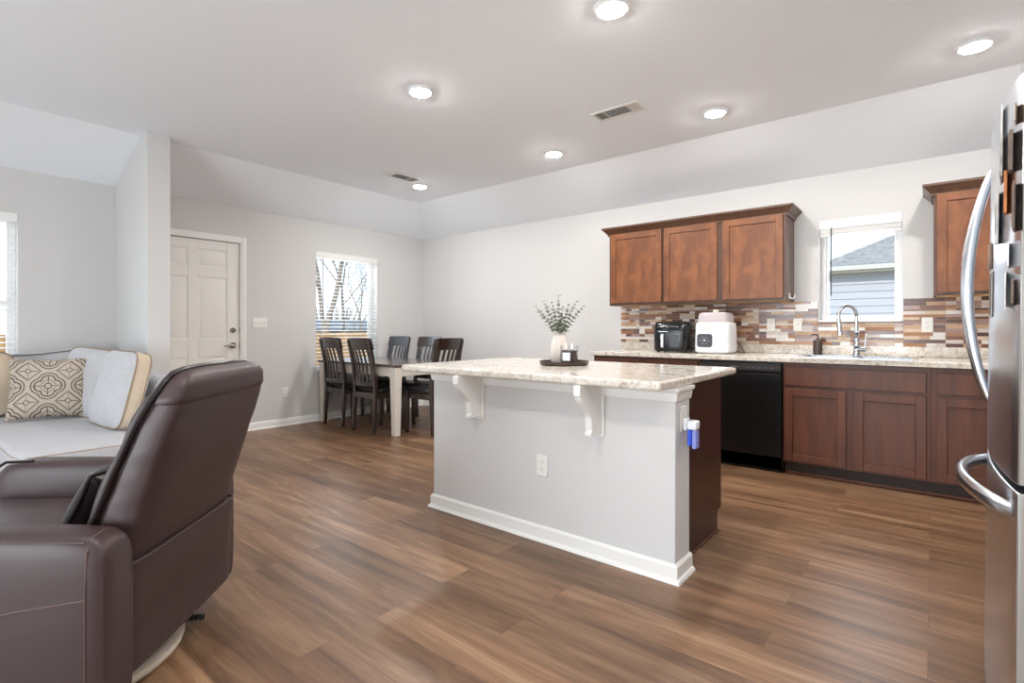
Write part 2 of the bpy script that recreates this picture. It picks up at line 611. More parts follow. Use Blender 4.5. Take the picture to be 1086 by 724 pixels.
structure(MB().box(XL - WT, XR + WT, YN - WT, YF + WT, -0.12, 0.0).build('floor', M['floor']))
wall_with_holes('wall_left', 'x', XL, -WT, YN - WT, YF + WT, 0, ZW + 0.02, [W_ADDED_REAR, W_LIV, W_DIN, DOOR])
wall_with_holes('wall_far', 'y', YF, WT, XL, XR, 0, ZW + 0.02, [W_KIT])
wall_with_holes('wall_right', 'x', XR, WT, YN - WT, YF + WT, 0, ZC + 0.05, [])
wall_with_holes('wall_near', 'y', YN, -WT, XL, XR, 0, ZC + 0.05, [W_ADDED_DOOR])

mb = MB()
a = (XL, YN, ZW); b = (XL + CLIP, YN, ZC); c = (XR, YN, ZC)
d = (XL, YF, ZW); e = (XL + CLIP, YF - CLIP, ZC); f = (XR, YF - CLIP, ZC); g = (XR, YF, ZW)
for poly in ((b, c, f, e), (a, b, e, d), (d, e, f, g)):
    vs = [mb.bm.verts.new(Vector(p)) for p in poly]
    mb.face(vs)
mb.merge()
bmesh.ops.recalc_face_normals(mb.bm, faces=mb.bm.faces)
geo = bmesh.ops.extrude_face_region(mb.bm, geom=list(mb.bm.faces))
bmesh.ops.translate(mb.bm, verts=[v for v in geo['geom'] if isinstance(v, bmesh.types.BMVert)], vec=(0, 0, 0.14))
structure(mb.build('ceiling', M['ceiling'], angle=10))

# wing wall between the living room and the front door
YP0, YP1, XP = 1.405, 1.575, -4.98
structure(MB().prism([(XL, YP0, 0), (XP, YP0, 0), (XP, YP0, ZC), (XL + CLIP, YP0, ZC), (XL, YP0, ZW)], (0, YP1 - YP0, 0)).build('wall_partition', M['wall'], bevel=0.006))


def baseboard(name, p0, p1, inward, h=0.085, t=0.014):
    """run of baseboard with a shoe moulding, from p0 to p1, thickness towards 'inward'"""
    mb = MB()
    p0, p1, n = Vector((*p0, 0)), Vector((*p1, 0)), Vector((*inward, 0))
    prof = [(0, 0), (t + 0.013, 0), (t + 0.011, 0.008), (t + 0.004, 0.016), (t, 0.019), (t, h - 0.012), (t * 0.4, h), (0, h)]
    mb.prism([p0 + n * q + Vector((0, 0, z)) for q, z in prof], p1 - p0)
    return structure(mb.build(name, M['trim']))


baseboard('baseboard_left', (XL, 2.585), (XL, YF), (1, 0))
baseboard('baseboard_left_living', (XL, YN), (XL, YP0), (1, 0))
baseboard('baseboard_far', (XL, YF), (-2.6, YF), (0, -1))
baseboard('baseboard_partition', (XL, YP0), (XP + 0.0, YP0), (0, -1))
baseboard('baseboard_partition_end', (XP, YP0), (XP, YP1), (1, 0))
baseboard('baseboard_right', (XR, YN), (XR, 1.9), (-1, 0))
baseboard('baseboard_near', (XL, YN), (-3.4, YN), (0, 1))

# ---- front door
dr = thing('door_1', (XL - 0.03, 2.057, 0), None, None)
structure(dr)
mb = MB()
dx1 = XL - 0.012
mb.box(dx1 - 0.044, dx1 - 0.008, DOOR[0] + 0.004, DOOR[1] - 0.004, 0.012, DOOR[3] - 0.006)
y0, y1 = DOOR[0] + 0.004, DOOR[1] - 0.004
cols = [(y0 + 0.125, y0 + 0.405), (y1 - 0.405, y1 - 0.125)]
rows = [(0.23, 0.83), (1.02, 1.66), (1.77, 1.95)]
ys = [y0, cols[0][0], cols[0][1], cols[1][0], cols[1][1], y1]
for s0, s1 in ((y0, cols[0][0]), (cols[0][1], cols[1][0]), (cols[1][1], y1)):
    mb.box(dx1 - 0.008, dx1, s0, s1, 0.012, DOOR[3] - 0.006)
zs = [0.012, rows[0][0], rows[0][1], rows[1][0], rows[1][1], rows[2][0], rows[2][1], DOOR[3] - 0.006]
for c0, c1 in cols:
    for k in range(0, 8, 2):
        mb.box(dx1 - 0.008, dx1, c0, c1, zs[k], zs[k + 1])
    for r0, r1 in rows:
        o1, o2 = 0.018, 0.045
        A = [(dx1 - 0.008, c0 + o1, r0 + o1), (dx1 - 0.008, c1 - o1, r0 + o1), (dx1 - 0.008, c1 - o1, r1 - o1), (dx1 - 0.008, c0 + o1, r1 - o1)]
        B = [(dx1 - 0.001, c0 + o2, r0 + o2), (dx1 - 0.001, c1 - o2, r0 + o2), (dx1 - 0.001, c1 - o2, r1 - o2), (dx1 - 0.001, c0 + o2, r1 - o2)]
        mb.loft([A, B])
mb.build('door_slab', M['door'], dr, bevel=0.003)
mb = MB()
for s0, s1, z0, z1 in ((DOOR[1], DOOR[1] + 0.065, 0, DOOR[3] + 0.065), (DOOR[0] - 0.025, DOOR[0], 0, DOOR[3] + 0.065), (DOOR[0], DOOR[1], DOOR[3], DOOR[3] + 0.065)):
    mb.box(XL, XL + 0.016, s0, s1, z0, z1)
    mb.box(XL + 0.016, XL + 0.022, s0 + (0.02 if s0 >= DOOR[1] else 0.005), s1 - 0.005, z0, z1 - 0.005) if s0 >= DOOR[1] else None
mb.box(XL - WT, XL, DOOR[1] - 0.003, DOOR[1] + 0.0, 0, DOOR[3])
mb.build('door_casing', M['trim'], dr, bevel=0.004)
mb = MB()
mb.cyl((dx1, 2.445, 0.945), (dx1 + 0.012, 2.445, 0.945), 0.032, seg=24)
mb.cyl((dx1 + 0.012, 2.445, 0.945), (dx1 + 0.05, 2.445, 0.945), 0.011)
mb.tube([(dx1 + 0.05, 2.452, 0.945), (dx1 + 0.052, 2.40, 0.946), (dx1 + 0.047, 2.34, 0.941)], [0.011, 0.010, 0.008], 10)
mb.build('door_handle', M['nickel'], dr)
mb = MB()
mb.cyl((dx1, 2.445, 1.108), (dx1 + 0.014, 2.445, 1.108), 0.031, 0.027, seg=24)
mb.box(dx1 + 0.014, dx1 + 0.03, 2.439, 2.451, 1.088, 1.128)
mb.build('deadbolt', M['nickel'], dr)
mb = MB()
for z in (0.945, 1.108):
    mb.box(XL - 0.003, XL + 0.002, DOOR[1] - 0.006, DOOR[1] + 0.008, z - 0.03, z + 0.03)
mb.build('strike_plate', M['nickel'], dr)


# ---- windows
def window(name, axis, rect, depth_sign, plane, rail=True):
    """vinyl frame, sashes and glass set near the outside of the wall"""
    a0, a1, z0, z1 = rect
    cx = (a0 + a1) / 2
    p = plane + depth_sign * (WT - 0.05)
    root = thing(name, (p, cx, z0) if axis == 'x' else (cx, p, z0), None, None)
    structure(root)

    def bx(mb, s0, s1, d0, d1, q0, q1):
        lo, hi = sorted((p + depth_sign * d0, p + depth_sign * d1))
        if axis == 'x':
            mb.box(lo, hi, s0, s1, q0, q1)
        else:
            mb.box(s0, s1, lo, hi, q0, q1)
    w = 0.038
    mb = MB()
    bx(mb, a0, a0 + w, 0, 0.05, z0, z1); bx(mb, a1 - w, a1, 0, 0.05, z0, z1)
    bx(mb, a0 + w, a1 - w, 0, 0.05, z0, z0 + w); bx(mb, a0 + w, a1 - w, 0, 0.05, z1 - w, z1)
    mb.build('window_frame', M['vinyl'], root, bevel=0.003)
    mb = MB()
    zm = (z0 + z1) / 2
    if rail:
        bx(mb, a0 + w, a1 - w, 0.008, 0.045, zm - 0.022, zm + 0.022)
    s = 0.018
    bx(mb, a0 + w, a0 + w + s, 0.012, 0.04, z0 + w, z1 - w); bx(mb, a1 - w - s, a1 - w, 0.012, 0.04, z0 + w, z1 - w)
    bx(mb, a0 + w + s, a1 - w - s, 0.012, 0.04, z0 + w, z0 + w + s); bx(mb, a0 + w + s, a1 - w - s, 0.012, 0.04, z1 - w - s, z1 - w)
    mb.build('sash', M['vinyl'], root, bevel=0.003)
    mb = MB()
    bx(mb, a0 + w + s, a1 - w - s, 0.024, 0.028, z0 + w + s, z1 - w - s)
    mb.build('glass_pane', M['glass'], root)
    mb = MB()
    bx(mb, a0 + 0.001, a1 - 0.001, -(WT - 0.05) - 0.022, 0.0, z0 + 0.0005, z0 + 0.018)
    mb.build('window_sill', M['trim'], root, bevel=0.004)
    return root


window('window_1', 'x', W_LIV, -1, XL)
window('window_2', 'x', W_DIN, -1, XL, rail=False)
window('window_3', 'y', W_KIT, 1, YF, rail=False)
window('added_window_rear', 'x', W_ADDED_REAR, -1, XL)  # unseen, added to let more light onto the partition
window('added_sliding_door', 'y', W_ADDED_DOOR, -1, YN, rail=False)  # unseen sliding door, added to let light in from behind


def blind(axis, rect, plane, depth_sign, label, drop, zbot, wand_at, valance=0.06, pitch=0.0445, tilt=8):
    a0, a1, z0, z1 = rect
    a0 += 0.006; a1 -= 0.006
    p = plane + depth_sign * 0.032
    root = thing('venetian_blind', (p, (a0 + a1) / 2, zbot) if axis == 'x' else ((a0 + a1) / 2, p, zbot), label, 'blind')

    def bx(mb, s0, s1, d0, d1, q0, q1):
        lo, hi = sorted((p + depth_sign * d0, p + depth_sign * d1))
        if axis == 'x':
            mb.box(lo, hi, s0, s1, q0, q1)
        else:
            mb.box(s0, s1, lo, hi, q0, q1)
    mb = MB(); bx(mb, a0, a1, -0.028, 0.03, z1 - valance, z1 - 0.002)
    bx(mb, a0 - 0.004, a1 + 0.004, -0.036, -0.026, z1 - valance - 0.012, z1 + 0.004)
    mb.build('headrail', M['blind'], root, bevel=0.004)
    mb = MB()
    tz = math.tan(math.radians(tilt)) * 0.025
    if drop:
        z = z1 - valance - 0.02
        while z > zbot + 0.03:
            lo, hi = p - depth_sign * 0.025, p + depth_sign * 0.025
            th = 0.0028
            if axis == 'x':
                prof = [(lo, a0, z - tz), (p, a0, z + 0.002), (hi, a0, z + tz), (hi, a0, z + tz + th), (p, a0, z + th + 0.002), (lo, a0, z - tz + th)]
                mb.prism(prof, (0, a1 - a0, 0))
            z -= pitch
    else:
        z = z1 - valance - 0.012
        for k in range(9):
            bx(mb, a0 + 0.002, a1 - 0.002, -0.025, 0.025, z - 0.0032, z)
            z -= 0.0045
        zbot = z - 0.02
    mb.build('slats', M['blind'], root)
    mb = MB(); bx(mb, a0, a1, -0.025, 0.025, zbot, zbot + 0.018); mb.build('bottom_rail', M['blind'], root, bevel=0.003)
    if drop:
        mb = MB()
        for t in (0.12, 0.5, 0.88):
            s = a0 + (a1 - a0) * t
            for dd in (-0.027, 0.027):
                bx(mb, s - 0.001, s + 0.001, dd - 0.001, dd + 0.001, zbot, z1 - valance)
        mb.build('ladder_cord', M['blind'], root)
    s, zl = wand_at
    mb = MB()
    q = p - depth_sign * 0.034
    if axis == 'x':
        mb.cyl((q, s, z1 - valance), (q, s, zl), 0.004, seg=8)
    else:
        mb.cyl((s, q, z1 - valance), (s, q, zl), 0.0045, seg=8)
    mb.build('tilt_wand', M['grey_dark'], root)
    return root


blind('x', W_LIV, XL, -1, 'white horizontal blind over the tall window behind the sofa', True, 0.625, (0.55, 1.3))
blind('x', W_DIN, XL, -1, 'white horizontal blind over the window by the dining table', True, 0.625, (3.50, 1.25))
blind('y', W_KIT, YF, 1, 'white blind pulled up to the top of the small window above the sink', False, 1.9, (-0.675, 1.40))

# ------------------------------------------------------------------ outside
g_mat = mat('dry_lawn', srgb(150, 135, 100), 0.95, var=0.2, vscale=3)
structure(MB().box(-70, 40, -40, 60, -0.75, -0.6).build('ground', g_mat))
siding = mat('pale_siding', srgb(206, 206, 214), 0.7)
shingle = mat('grey_shingles', srgb(182, 172, 163), 0.9, var=0.3, vscale=9, vstretch=(1, 2, 2))
h = thing('neighbor_house', (1.5, 18, -0.6), 'pale grey sided house with grey shingle roof outside the window above the sink', 'house')
mb = MB()
z = -0.6
while z < 2.42:
    mb.prism([(-2.0, 15.0, z), (-2.0, 14.965, z), (-2.0, 14.985, z + 0.175), (-2.0, 15.0, z + 0.175)], (8, 0, 0))
    z += 0.175
mb.box(-2.0, 6.0, 15.0, 21.0, -0.6, 2.45)
mb.build('siding', siding, h)
mb = MB(); mb.box(-2.3, 6.3, 14.68, 21.3, 2.47, 2.62); mb.box(-2.36, 6.36, 14.60, 14.70, 2.52, 2.63)
mb.build('eave', mat('eave_white', srgb(228, 222, 212), 0.6), h)
mb = MB()
ez, rise = 2.64, 0.55
for k in range(18):
    s0, s1 = k * 0.2, (k + 1) * 0.2
    def ring(s, dz):
        return [(-2.35 + s, 14.63 + s, ez + rise * s + dz), (6.35 - s, 14.63 + s, ez + rise * s + dz), (6.35 - s, 21.35 - s, ez + rise * s + dz), (-2.35 + s, 21.35 - s, ez + rise * s + dz)]
    if s1 > 3.3:
        break
    mb.loft([ring(s0, 0.0), ring(s1 - 0.0, -0.022)], cap=False)
    mb.loft([ring(s1, -0.022), ring(s1, 0.0)], cap=False)
mb.build('roof', shingle, h, flip=False)

cedar = mat('cedar_fence', srgb(206, 160, 104), 0.8, var=0.2, vscale=3, vstretch=(8, 8, 0.5))
mb = MB()
y = -4.0
while y < 12:
    mb.box(-12.0, -11.97, y, y + 0.135, -0.6, 1.02 + 0.015 * random.random())
    y += 0.142
fe = mb.build('wooden_fence', cedar)
tag(fe, 'sunlit tan board fence outside the left hand windows', 'fence')
mb = MB()
for z in (-0.3, 0.75):
    mb.box(-11.97, -11.93, -4, 12, z, z + 0.09)
o = mb.build('fence_rail', cedar, fe)
sh = thing('shed', (-24, 14, -0.6), 'low grey building beyond the fence, seen through the dining window', 'building')
MB().box(-27, -23, 7, 21, -0.6, 1.05).build('shed_wall', mat('grey_wall', srgb(165, 165, 165), 0.8), sh)
mb = MB(); mb.prism([(-22.6, 6.5, 1.02), (-22.6, 6.5, 1.1), (-25, 6.5, 1.62), (-27.4, 6.5, 1.1), (-27.4, 6.5, 1.02)], (0, 15, 0)); mb.build('shed_roof', mat('blue_grey_roof', srgb(128, 128, 126), 0.8), sh)

bark = mat('tree_bark', srgb(150, 136, 122), 0.9, var=0.2, vscale=6)


def bare_tree(x, y, label, seed, lean, hgt, fork):
    rnd = random.Random(seed)
    root = thing('bare_tree', (x, y, -0.6), label, 'tree', group=None)
    trunk = MB(); twigs = MB()

    def grow(p, d, r, length, depth):
        pts, rr = [p], [r]
        n = 5
        for i in range(n):
            d = (d + Vector((rnd.uniform(-.16, .16), rnd.uniform(-.16, .16), rnd.uniform(-.02, .12)))).normalized()
            p = p + d * length / n
            pts.append(p); rr.append(r * (1 - 0.45 * (i + 1) / n))
            if depth < 4 and i >= 1 and rnd.random() < (0.75 if depth else 0.35):
                a = rnd.uniform(0, 2 * math.pi)
                side = Vector((math.cos(a), math.sin(a), rnd.uniform(0.2, 0.9)))
                grow(p, (d * 0.55 + side * 0.75).normalized(), rr[-1] * 0.55, length * rnd.uniform(.5, .68), depth + 1)
        (trunk if depth == 0 else twigs).tube(pts, rr, 7 if depth < 2 else 5)
        if depth < 4:
            for s in (-1, 1):
                q = Vector((rnd.uniform(-.5, .5), s * rnd.uniform(.2, .5), 0.1))
                grow(p, (d + q).normalized(), rr[-1] * 0.8, length * 0.62, depth + 1)
    z0 = 0.95 if len(fork) > 1 else -0.62
    if len(fork) > 1:
        trunk.tube([(x, y, -0.62), (x, y + 0.02, 0.3), (x, y, 1.1)], [0.2, 0.16, 0.14], 9)
    for dv, rad in fork:
        grow(Vector((x, y, z0)), Vector(dv).normalized(), rad, hgt, 0)
    trunk.build('trunk', bark, root)
    twigs.build('branches', bark, root)


bare_tree(-17.0, 10.25, 'forked bare tree with two leaning trunks, leftmost outside the dining window', 3, 0, 3.6, [((0.0, -0.14, 1), 0.085), ((0, 0.24, 1), 0.105)])
bare_tree(-18.0, 11.55, 'slim upright bare tree right of the forked tree outside the dining window', 8, 0, 3.4, [((0, 0.03, 1), 0.085)])
bare_tree(-20.0, 13.9, 'small bare tree at the right side of the dining window view', 12, 0, 2.3, [((0, 0.05, 1), 0.08)])
for i, (yy, lab) in enumerate(((15.0, 'brown bare hedge clump behind the shed, left in the dining window view'), (19.0, 'brown bare hedge clump behind the shed, right in the dining window view'))):
    mb = MB()
    for k in range(160):
        rx, ry, rz = random.uniform(-1.2, 1.2), random.uniform(-2.4, 2.4), random.uniform(0, 2.4)
        mb.tube([(-31 + rx * .4, yy + ry * .6, -0.6), (-31 + rx, yy + ry, rz + 0.4)], [0.05, 0.02], 5)
    tag(mb.build('bare_shrub', bark), lab, 'shrub')

# ------------------------------------------------------------------ large furniture: kitchen cabinets
def shaker(mb, x0, x1, z0, z1, yf, t=0.02, st=0.056, slab=False):
    """door or drawer front facing -y, front face at yf"""
    if slab:
        mb.box(x0, x1, yf, yf + t, z0, z1)
        return mb
    mb.box(x0, x0 + st, yf, yf + t, z0, z1); mb.box(x1 - st, x1, yf, yf + t, z0, z1)
    mb.box(x0 + st, x1 - st, yf, yf + t, z0, z0 + st); mb.box(x0 + st, x1 - st, yf, yf + t, z1 - st, z1)
    mb.box(x0 + st, x1 - st, yf + 0.009, yf + t, z0 + st, z1 - st)
    return mb


UF, UD = 4.80, 4.78      # upper face frame / door front
UZ0, UZ1 = 1.362, 2.105


def upper_cabinet(x0, x1, doors, label, left_end=False, right_end=False):
    r = thing('wall_cabinet', ((x0 + x1) / 2, YF - 0.17, UZ0), label, 'cabinet')
    mb = MB()
    mb.box(x0, x1, UF, YF - 0.002, UZ0 + 0.03, UZ1)
    mb.box(x0, x1, UF, UF + 0.02, UZ0, UZ0 + 0.03)
    mb.box(x0, x0 + 0.015, UF + 0.02, YF - 0.002, UZ0, UZ0 + 0.03)
    mb.box(x1 - 0.015, x1, UF + 0.02, YF - 0.002, UZ0, UZ0 + 0.03)
    mb.build('cabinet_body', M['cab_dark'], r, bevel=0.002)
    MB().box(x0 + 0.015, x1 - 0.015, UF + 0.02, YF - 0.004, UZ0 + 0.002, UZ0 + 0.029).build('underside', M['maple'], r)
    for d0, d1 in doors:
        shaker(MB(), d0, d1, UZ0 + 0.022, UZ1 - 0.02, UD).build('door', M['cab'], r, bevel=0.002)
    return r


upper_cabinet(-2.60, -2.022, [(-2.578, -2.035)], 'brown wall cabinet above the black air fryer, leftmost in the row of three')
upper_cabinet(-2.022, -1.487, [(-2.01, -1.512)], 'middle brown wall cabinet in the row of three left of the small window')
upper_cabinet(-1.487, -0.955, [(-1.462, -0.975)], 'brown wall cabinet nearest the small window, with white hook on its side')
upper_cabinet(0.0, 0.47, [(0.018, 0.452)], 'brown wall cabinet right of the small window, beside the fridge')
upper_cabinet(0.47, 0.945, [(0.488, 0.927)], 'brown wall cabinet in the right corner, hidden behind the fridge')


def crown(name, x0, x1, label, left, right):
    mb = MB()
    prof = [(0.0, UZ1 - 0.03), (0.012, UZ1 - 0.03), (0.016, UZ1 - 0.012), (0.03, UZ1 + 0.004), (0.05, UZ1 + 0.026), (0.058, UZ1 + 0.034), (0.062, UZ1 + 0.036), (0.062, UZ1 + 0.052), (0.0, UZ1 + 0.052)]
    rings = []
    yb = YF - 0.003
    pts = []
    for q, z in prof:
        xl = x0 - (q if left else 0)
        xr = x1 + (q if right else 0)
        pts.append([(xl, yb, z), (xl, UF - q, z), (xr, UF - q, z), (xr, yb, z)])
    for k in range(4):
        rings.append([p[k] for p in pts])
    mb.loft(rings)
    return tag(mb.build(name, M['cab_dark'], angle=25), label, 'molding')


crown('crown_molding', -2.60, -0.955, 'dark brown crown molding along the top of the three wall cabinets', True, True)
crown('crown_molding', 0.0, 0.945, 'dark brown crown molding on the cabinet beside the fridge', True, False)

# base cabinets
BF, BD = 4.45, 4.43
BZ = 0.866


def base_cabinet(x0, x1, fronts, label):
    r = thing('base_cabinet', ((x0 + x1) / 2, YF - 0.34, 0), label, 'cabinet')
    mb = MB(); mb.box(x0, x1, BF, BF + 0.02, 0.10, BZ)
    for q in (x0, x1 - 0.016):
        mb.box(q, q + 0.016, BF + 0.02, YF - 0.002, 0.10, BZ)
    mb.box(x0 + 0.016, x1 - 0.016, BF + 0.02, YF - 0.002, 0.10, 0.116); mb.box(x0 + 0.016, x1 - 0.016, YF - 0.014, YF - 0.002, 0.116, BZ)
    mb.build('cabinet_body', M['cab_base'], r, bevel=0.002)
    mb = MB(); mb.box(x0, x1, 4.52, YF - 0.01, 0.0005, 0.10)
    mb.build('toe_kick', M['toe'], r)
    for kind, d0, d1, z0, z1 in fronts:
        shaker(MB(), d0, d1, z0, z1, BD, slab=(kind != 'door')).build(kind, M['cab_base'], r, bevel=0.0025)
    return r


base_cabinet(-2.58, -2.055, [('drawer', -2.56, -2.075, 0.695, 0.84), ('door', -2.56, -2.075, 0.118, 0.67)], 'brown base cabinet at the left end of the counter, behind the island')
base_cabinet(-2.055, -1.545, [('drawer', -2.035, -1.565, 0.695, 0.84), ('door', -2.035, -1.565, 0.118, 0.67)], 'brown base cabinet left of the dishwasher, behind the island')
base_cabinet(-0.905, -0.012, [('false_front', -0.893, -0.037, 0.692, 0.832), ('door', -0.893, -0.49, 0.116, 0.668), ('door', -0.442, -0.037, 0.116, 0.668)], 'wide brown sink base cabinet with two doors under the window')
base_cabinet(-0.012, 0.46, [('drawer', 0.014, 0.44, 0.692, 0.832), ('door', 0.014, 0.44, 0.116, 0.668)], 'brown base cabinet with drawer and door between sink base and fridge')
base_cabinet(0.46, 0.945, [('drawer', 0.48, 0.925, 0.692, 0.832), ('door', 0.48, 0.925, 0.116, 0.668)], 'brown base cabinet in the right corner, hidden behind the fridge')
tag(MB().box(-0.905, 0.94, 4.506, 4.519, 0.0005, 0.02).build('shoe_molding', M['cab_base'], bevel=0.004), 'thin brown shoe molding on the floor below the sink cabinets', 'molding')

# dishwasher
r = thing('dishwasher', (-1.225, 4.7, 0), 'black dishwasher under the counter between the brown base cabinets', 'dishwasher')
MB().box(-1.538, -0.912, 4.47, YF - 0.03, 0.02, 0.862).build('tub', M['black_app'], r)
mb = MB(); mb.box(-1.535, -0.915, 4.425, 4.47, 0.125, 0.772); mb.box(-1.535, -0.915, 4.445, 4.47, 0.772, 0.79)
mb.build('door', M['black_app'], r, bevel=0.004)
MB().box(-1.535, -0.915, 4.42, 4.47, 0.79, 0.85).build('control_panel', M['panel_dark'], r, bevel=0.004)
mb = MB()
mb.box(-1.30, -1.225, 4.4195, 4.4205, 0.816, 0.8215)
mb.build('brand_mark', M['steel'], r)
for k in range(5):
    MB().box(-1.17 + k * 0.045, -1.147 + k * 0.045, 4.4185, 4.4205, 0.811, 0.823).build('button', M['grey_dark'], r)
MB().box(-1.535, -0.915, 4.47, 4.50, 0.004, 0.118).build('kick_plate', M['black_app'], r, bevel=0.003)

# countertop with sink opening
SX0, SX1, SY0, SY1 = -0.81, -0.10, 4.50, 4.93
mb = MB()
CX0, CX1, CY0 = -2.60, XR - 0.003, 4.41
for x0, x1, y0, y1 in ((CX0, SX0, CY0, YF - 0.002), (SX1, CX1, CY0, YF - 0.002), (SX0, SX1, CY0, SY0), (SX0, SX1, SY1, YF - 0.002)):
    mb.box(x0, x1, y0, y1, 0.868, 0.905)
mb.merge()
bm = mb.bm
bm.verts.index_update()
seen = {}
for f in bm.faces:
    seen.setdefault(tuple(sorted(v.index for v in f.verts)), []).append(f)
bmesh.ops.delete(bm, geom=[f for fs in seen.values() if len(fs) > 1 for f in fs], context='FACES_ONLY')
kc = mb.build('countertop', M['granite'], bevel=0.004)
tag(kc, 'long granite kitchen countertop along the far wall under the window', 'countertop')
mb = MB(); mb.box(-2.635, CX1, YF - 0.022, YF - 0.002, 0.9055, 0.985); mb.build('upstand', M['granite'], kc, bevel=0.003)

# mosaic tile
mb = MB()
mb.mi = len(M_TILES)
SPL = [(-2.635, W_KIT[0] - 0.008), (W_KIT[1] + 0.008, XR - 0.004)]
rnd = random.Random(11)


def tile_area(x0, x1, z0, z1):
    mb.mi = len(M_TILES)
    mb.box(x0, x1, YF - 0.006, YF - 0.001, z0, z1)
    z = z0 + 0.001
    rows = []
    while z < z1 - 0.008:
        hh = min(rnd.choice((0.014, 0.020, 0.028, 0.028, 0.028)), z1 - z)
        rows.append((z, z + hh - 0.0015)); z += hh
    xs = x0
    shift = rnd.uniform(0.2, 0.3)
    while xs < x1 - 0.004:
        xe = min(xs + (shift if xs == x0 else 0.295), x1)
        for (za, zb) in rows:
            off = rnd.choice((0, 0, 0.0))
            x = xs + 0.001
            last = None
            while x < xe - 0.006:
                L_ = rnd.choice((0.06, 0.1, 0.14, 0.18, 0.295))
                x2 = min(x + L_, xe - 0.001)
                if xe - x2 < 0.03:
                    x2 = xe - 0.001
                k = rnd.choices(range(8), (4, 2.4, 2.2, 2.6, 3.8, 3.4, 2.2, 1.8))[0]
                if k == last:
                    k = (k + 3) % 8
                last = k
                mb.mi = k
                mb.box(x, x2 - 0.0012, YF - rnd.uniform(0.0085, 0.0105), YF - 0.006, za, zb)
                x = x2 + 0.0003
        xs = xe


tile_area(-2.635, W_KIT[0] - 0.006, 0.985, UZ0 + 0.0)
tile_area(W_KIT[0] - 0.006, W_KIT[1] + 0.006, 0.985, W_KIT[2] - 0.004)
tile_area(W_KIT[1] + 0.006, XR - 0.004, 0.985, UZ0 + 0.0)
spl = mb.build('backsplash', M_TILES + [M['grout']])
tag(spl, 'brown and white mosaic strip tile backsplash along the kitchen wall', 'backsplash')
spl['kind'] = 'structure'

# sink
r = thing('kitchen_sink', ((SX0 + SX1) / 2, (SY0 + SY1) / 2, 0.72), 'stainless double bowl sink set in the counter below the small window', 'sink')
mb = MB()
bx_ = [(SX0 + 0.02, -0.475), (-0.435, SX1 - 0.02)]
y0, y1 = SY0 + 0.02, SY1 - 0.07
xs = [SX0 - 0.012, bx_[0][0], bx_[0][1], bx_[1][0], bx_[1][1], SX1 + 0.012]
for x0, x1, q0, q1 in ((xs[0], xs[5], SY0 - 0.012, y0), (xs[0], xs[5], y1, SY1 + 0.012), (xs[0], xs[1], y0, y1), (xs[2], xs[3], y0, y1), (xs[4], xs[5], y0, y1)):
    mb.box(x0, x1, q0, q1, 0.9055, 0.912)
mb.build('rim', M['steel'], r, bevel=0.002)
for x0, x1 in bx_:
    mb = MB()
    t = 0.002
    mb.box(x0 - t, x0, y0, y1, 0.74, 0.9057); mb.box(x1, x1 + t, y0, y1, 0.74, 0.9057)
    mb.box(x0, x1, y0 - t, y0, 0.74, 0.9057); mb.box(x0, x1, y1, y1 + t, 0.74, 0.9057)
    mb.box(x0, x1, y0, y1, 0.738, 0.74)
    mb.cyl(((x0 + x1) / 2, (y0 + y1) / 2, 0.74), ((x0 + x1) / 2, (y0 + y1) / 2, 0.743), 0.04, seg=20)
    mb.build('basin', M['steel'], r)

# faucet
FX, FY, FZ = -0.472, 4.90, 0.9122
r = thing('faucet', (FX, FY, FZ), 'chrome gooseneck pull down faucet behind the sink', 'faucet')
mb = MB(); mb.lathe([(0.028, 0), (0.028, 0.01), (0.022, 0.02), (0.021, 0.06), (0.024, 0.075), (0.024, 0.09), (0.02, 0.10), (0.019, 0.175), (0.021, 0.178), (0.021, 0.188), (0.014, 0.192)], 20, (FX, FY, FZ))
mb.build('body', M['chrome'], r)
dirv = Vector((-0.62, -0.78, 0)).normalized()
R_ = 0.085
pts = [Vector((FX, FY, FZ + 0.19 + k * 0.03)) for k in range(5)]
ctr = Vector((FX, FY, FZ + 0.31)) + dirv * R_
for k in range(1, 13):
    a = math.pi - k * math.pi * 1.08 / 12
    pts.append(ctr + dirv * (math.cos(a) * R_) + Vector((0, 0, math.sin(a) * R_)))
mb = MB(); mb.tube(pts, 0.0125, 12); mb.build('gooseneck_spout', M['chrome'], r)
pe = pts[-1]; dd = (pts[-1] - pts[-2]).normalized()
mb = MB(); mb.tube([pe, pe + dd * 0.02, pe + dd * 0.10, pe + dd * 0.125], [0.014, 0.017, 0.019, 0.022], 14); mb.build('spray_head', M['chrome'], r)
mb = MB()
side = Vector((0.93, -0.36, 0))
p = Vector((FX, FY, FZ + 0.05))
mb.cyl(p, p + side * 0.07, 0.016, 0.018)
mb.tube([p + side * 0.062, p + side * 0.066 + Vector((0, 0, 0.05)), p + side * 0.07 + Vector((0, 0, 0.125))], [0.008, 0.006, 0.005], 8)
mb.build('lever_handle', M['chrome'], r)

# soap bottle
r = thing('soap_dispenser', (-0.752, 4.985, 0.9055), 'small dark bronze soap dispenser on the counter left of the faucet', 'dispenser')
mb = MB(); mb.lathe([(0.032, 0), (0.035, 0.004), (0.035, 0.115), (0.030, 0.125), (0.012, 0.13), (0.012, 0.14)], 20, (-0.752, 4.985, 0.9055)); mb.build('bottle', M['soap'], r)
mb = MB(); mb.cyl((-0.752, 4.985, 1.045), (-0.752, 4.985, 1.075), 0.006); mb.tube([(-0.752, 4.985, 1.075), (-0.78, 4.97, 1.077), (-0.80, 4.958, 1.068)], [0.007, 0.006, 0.004], 8); mb.build('pump', M['soap'], r)

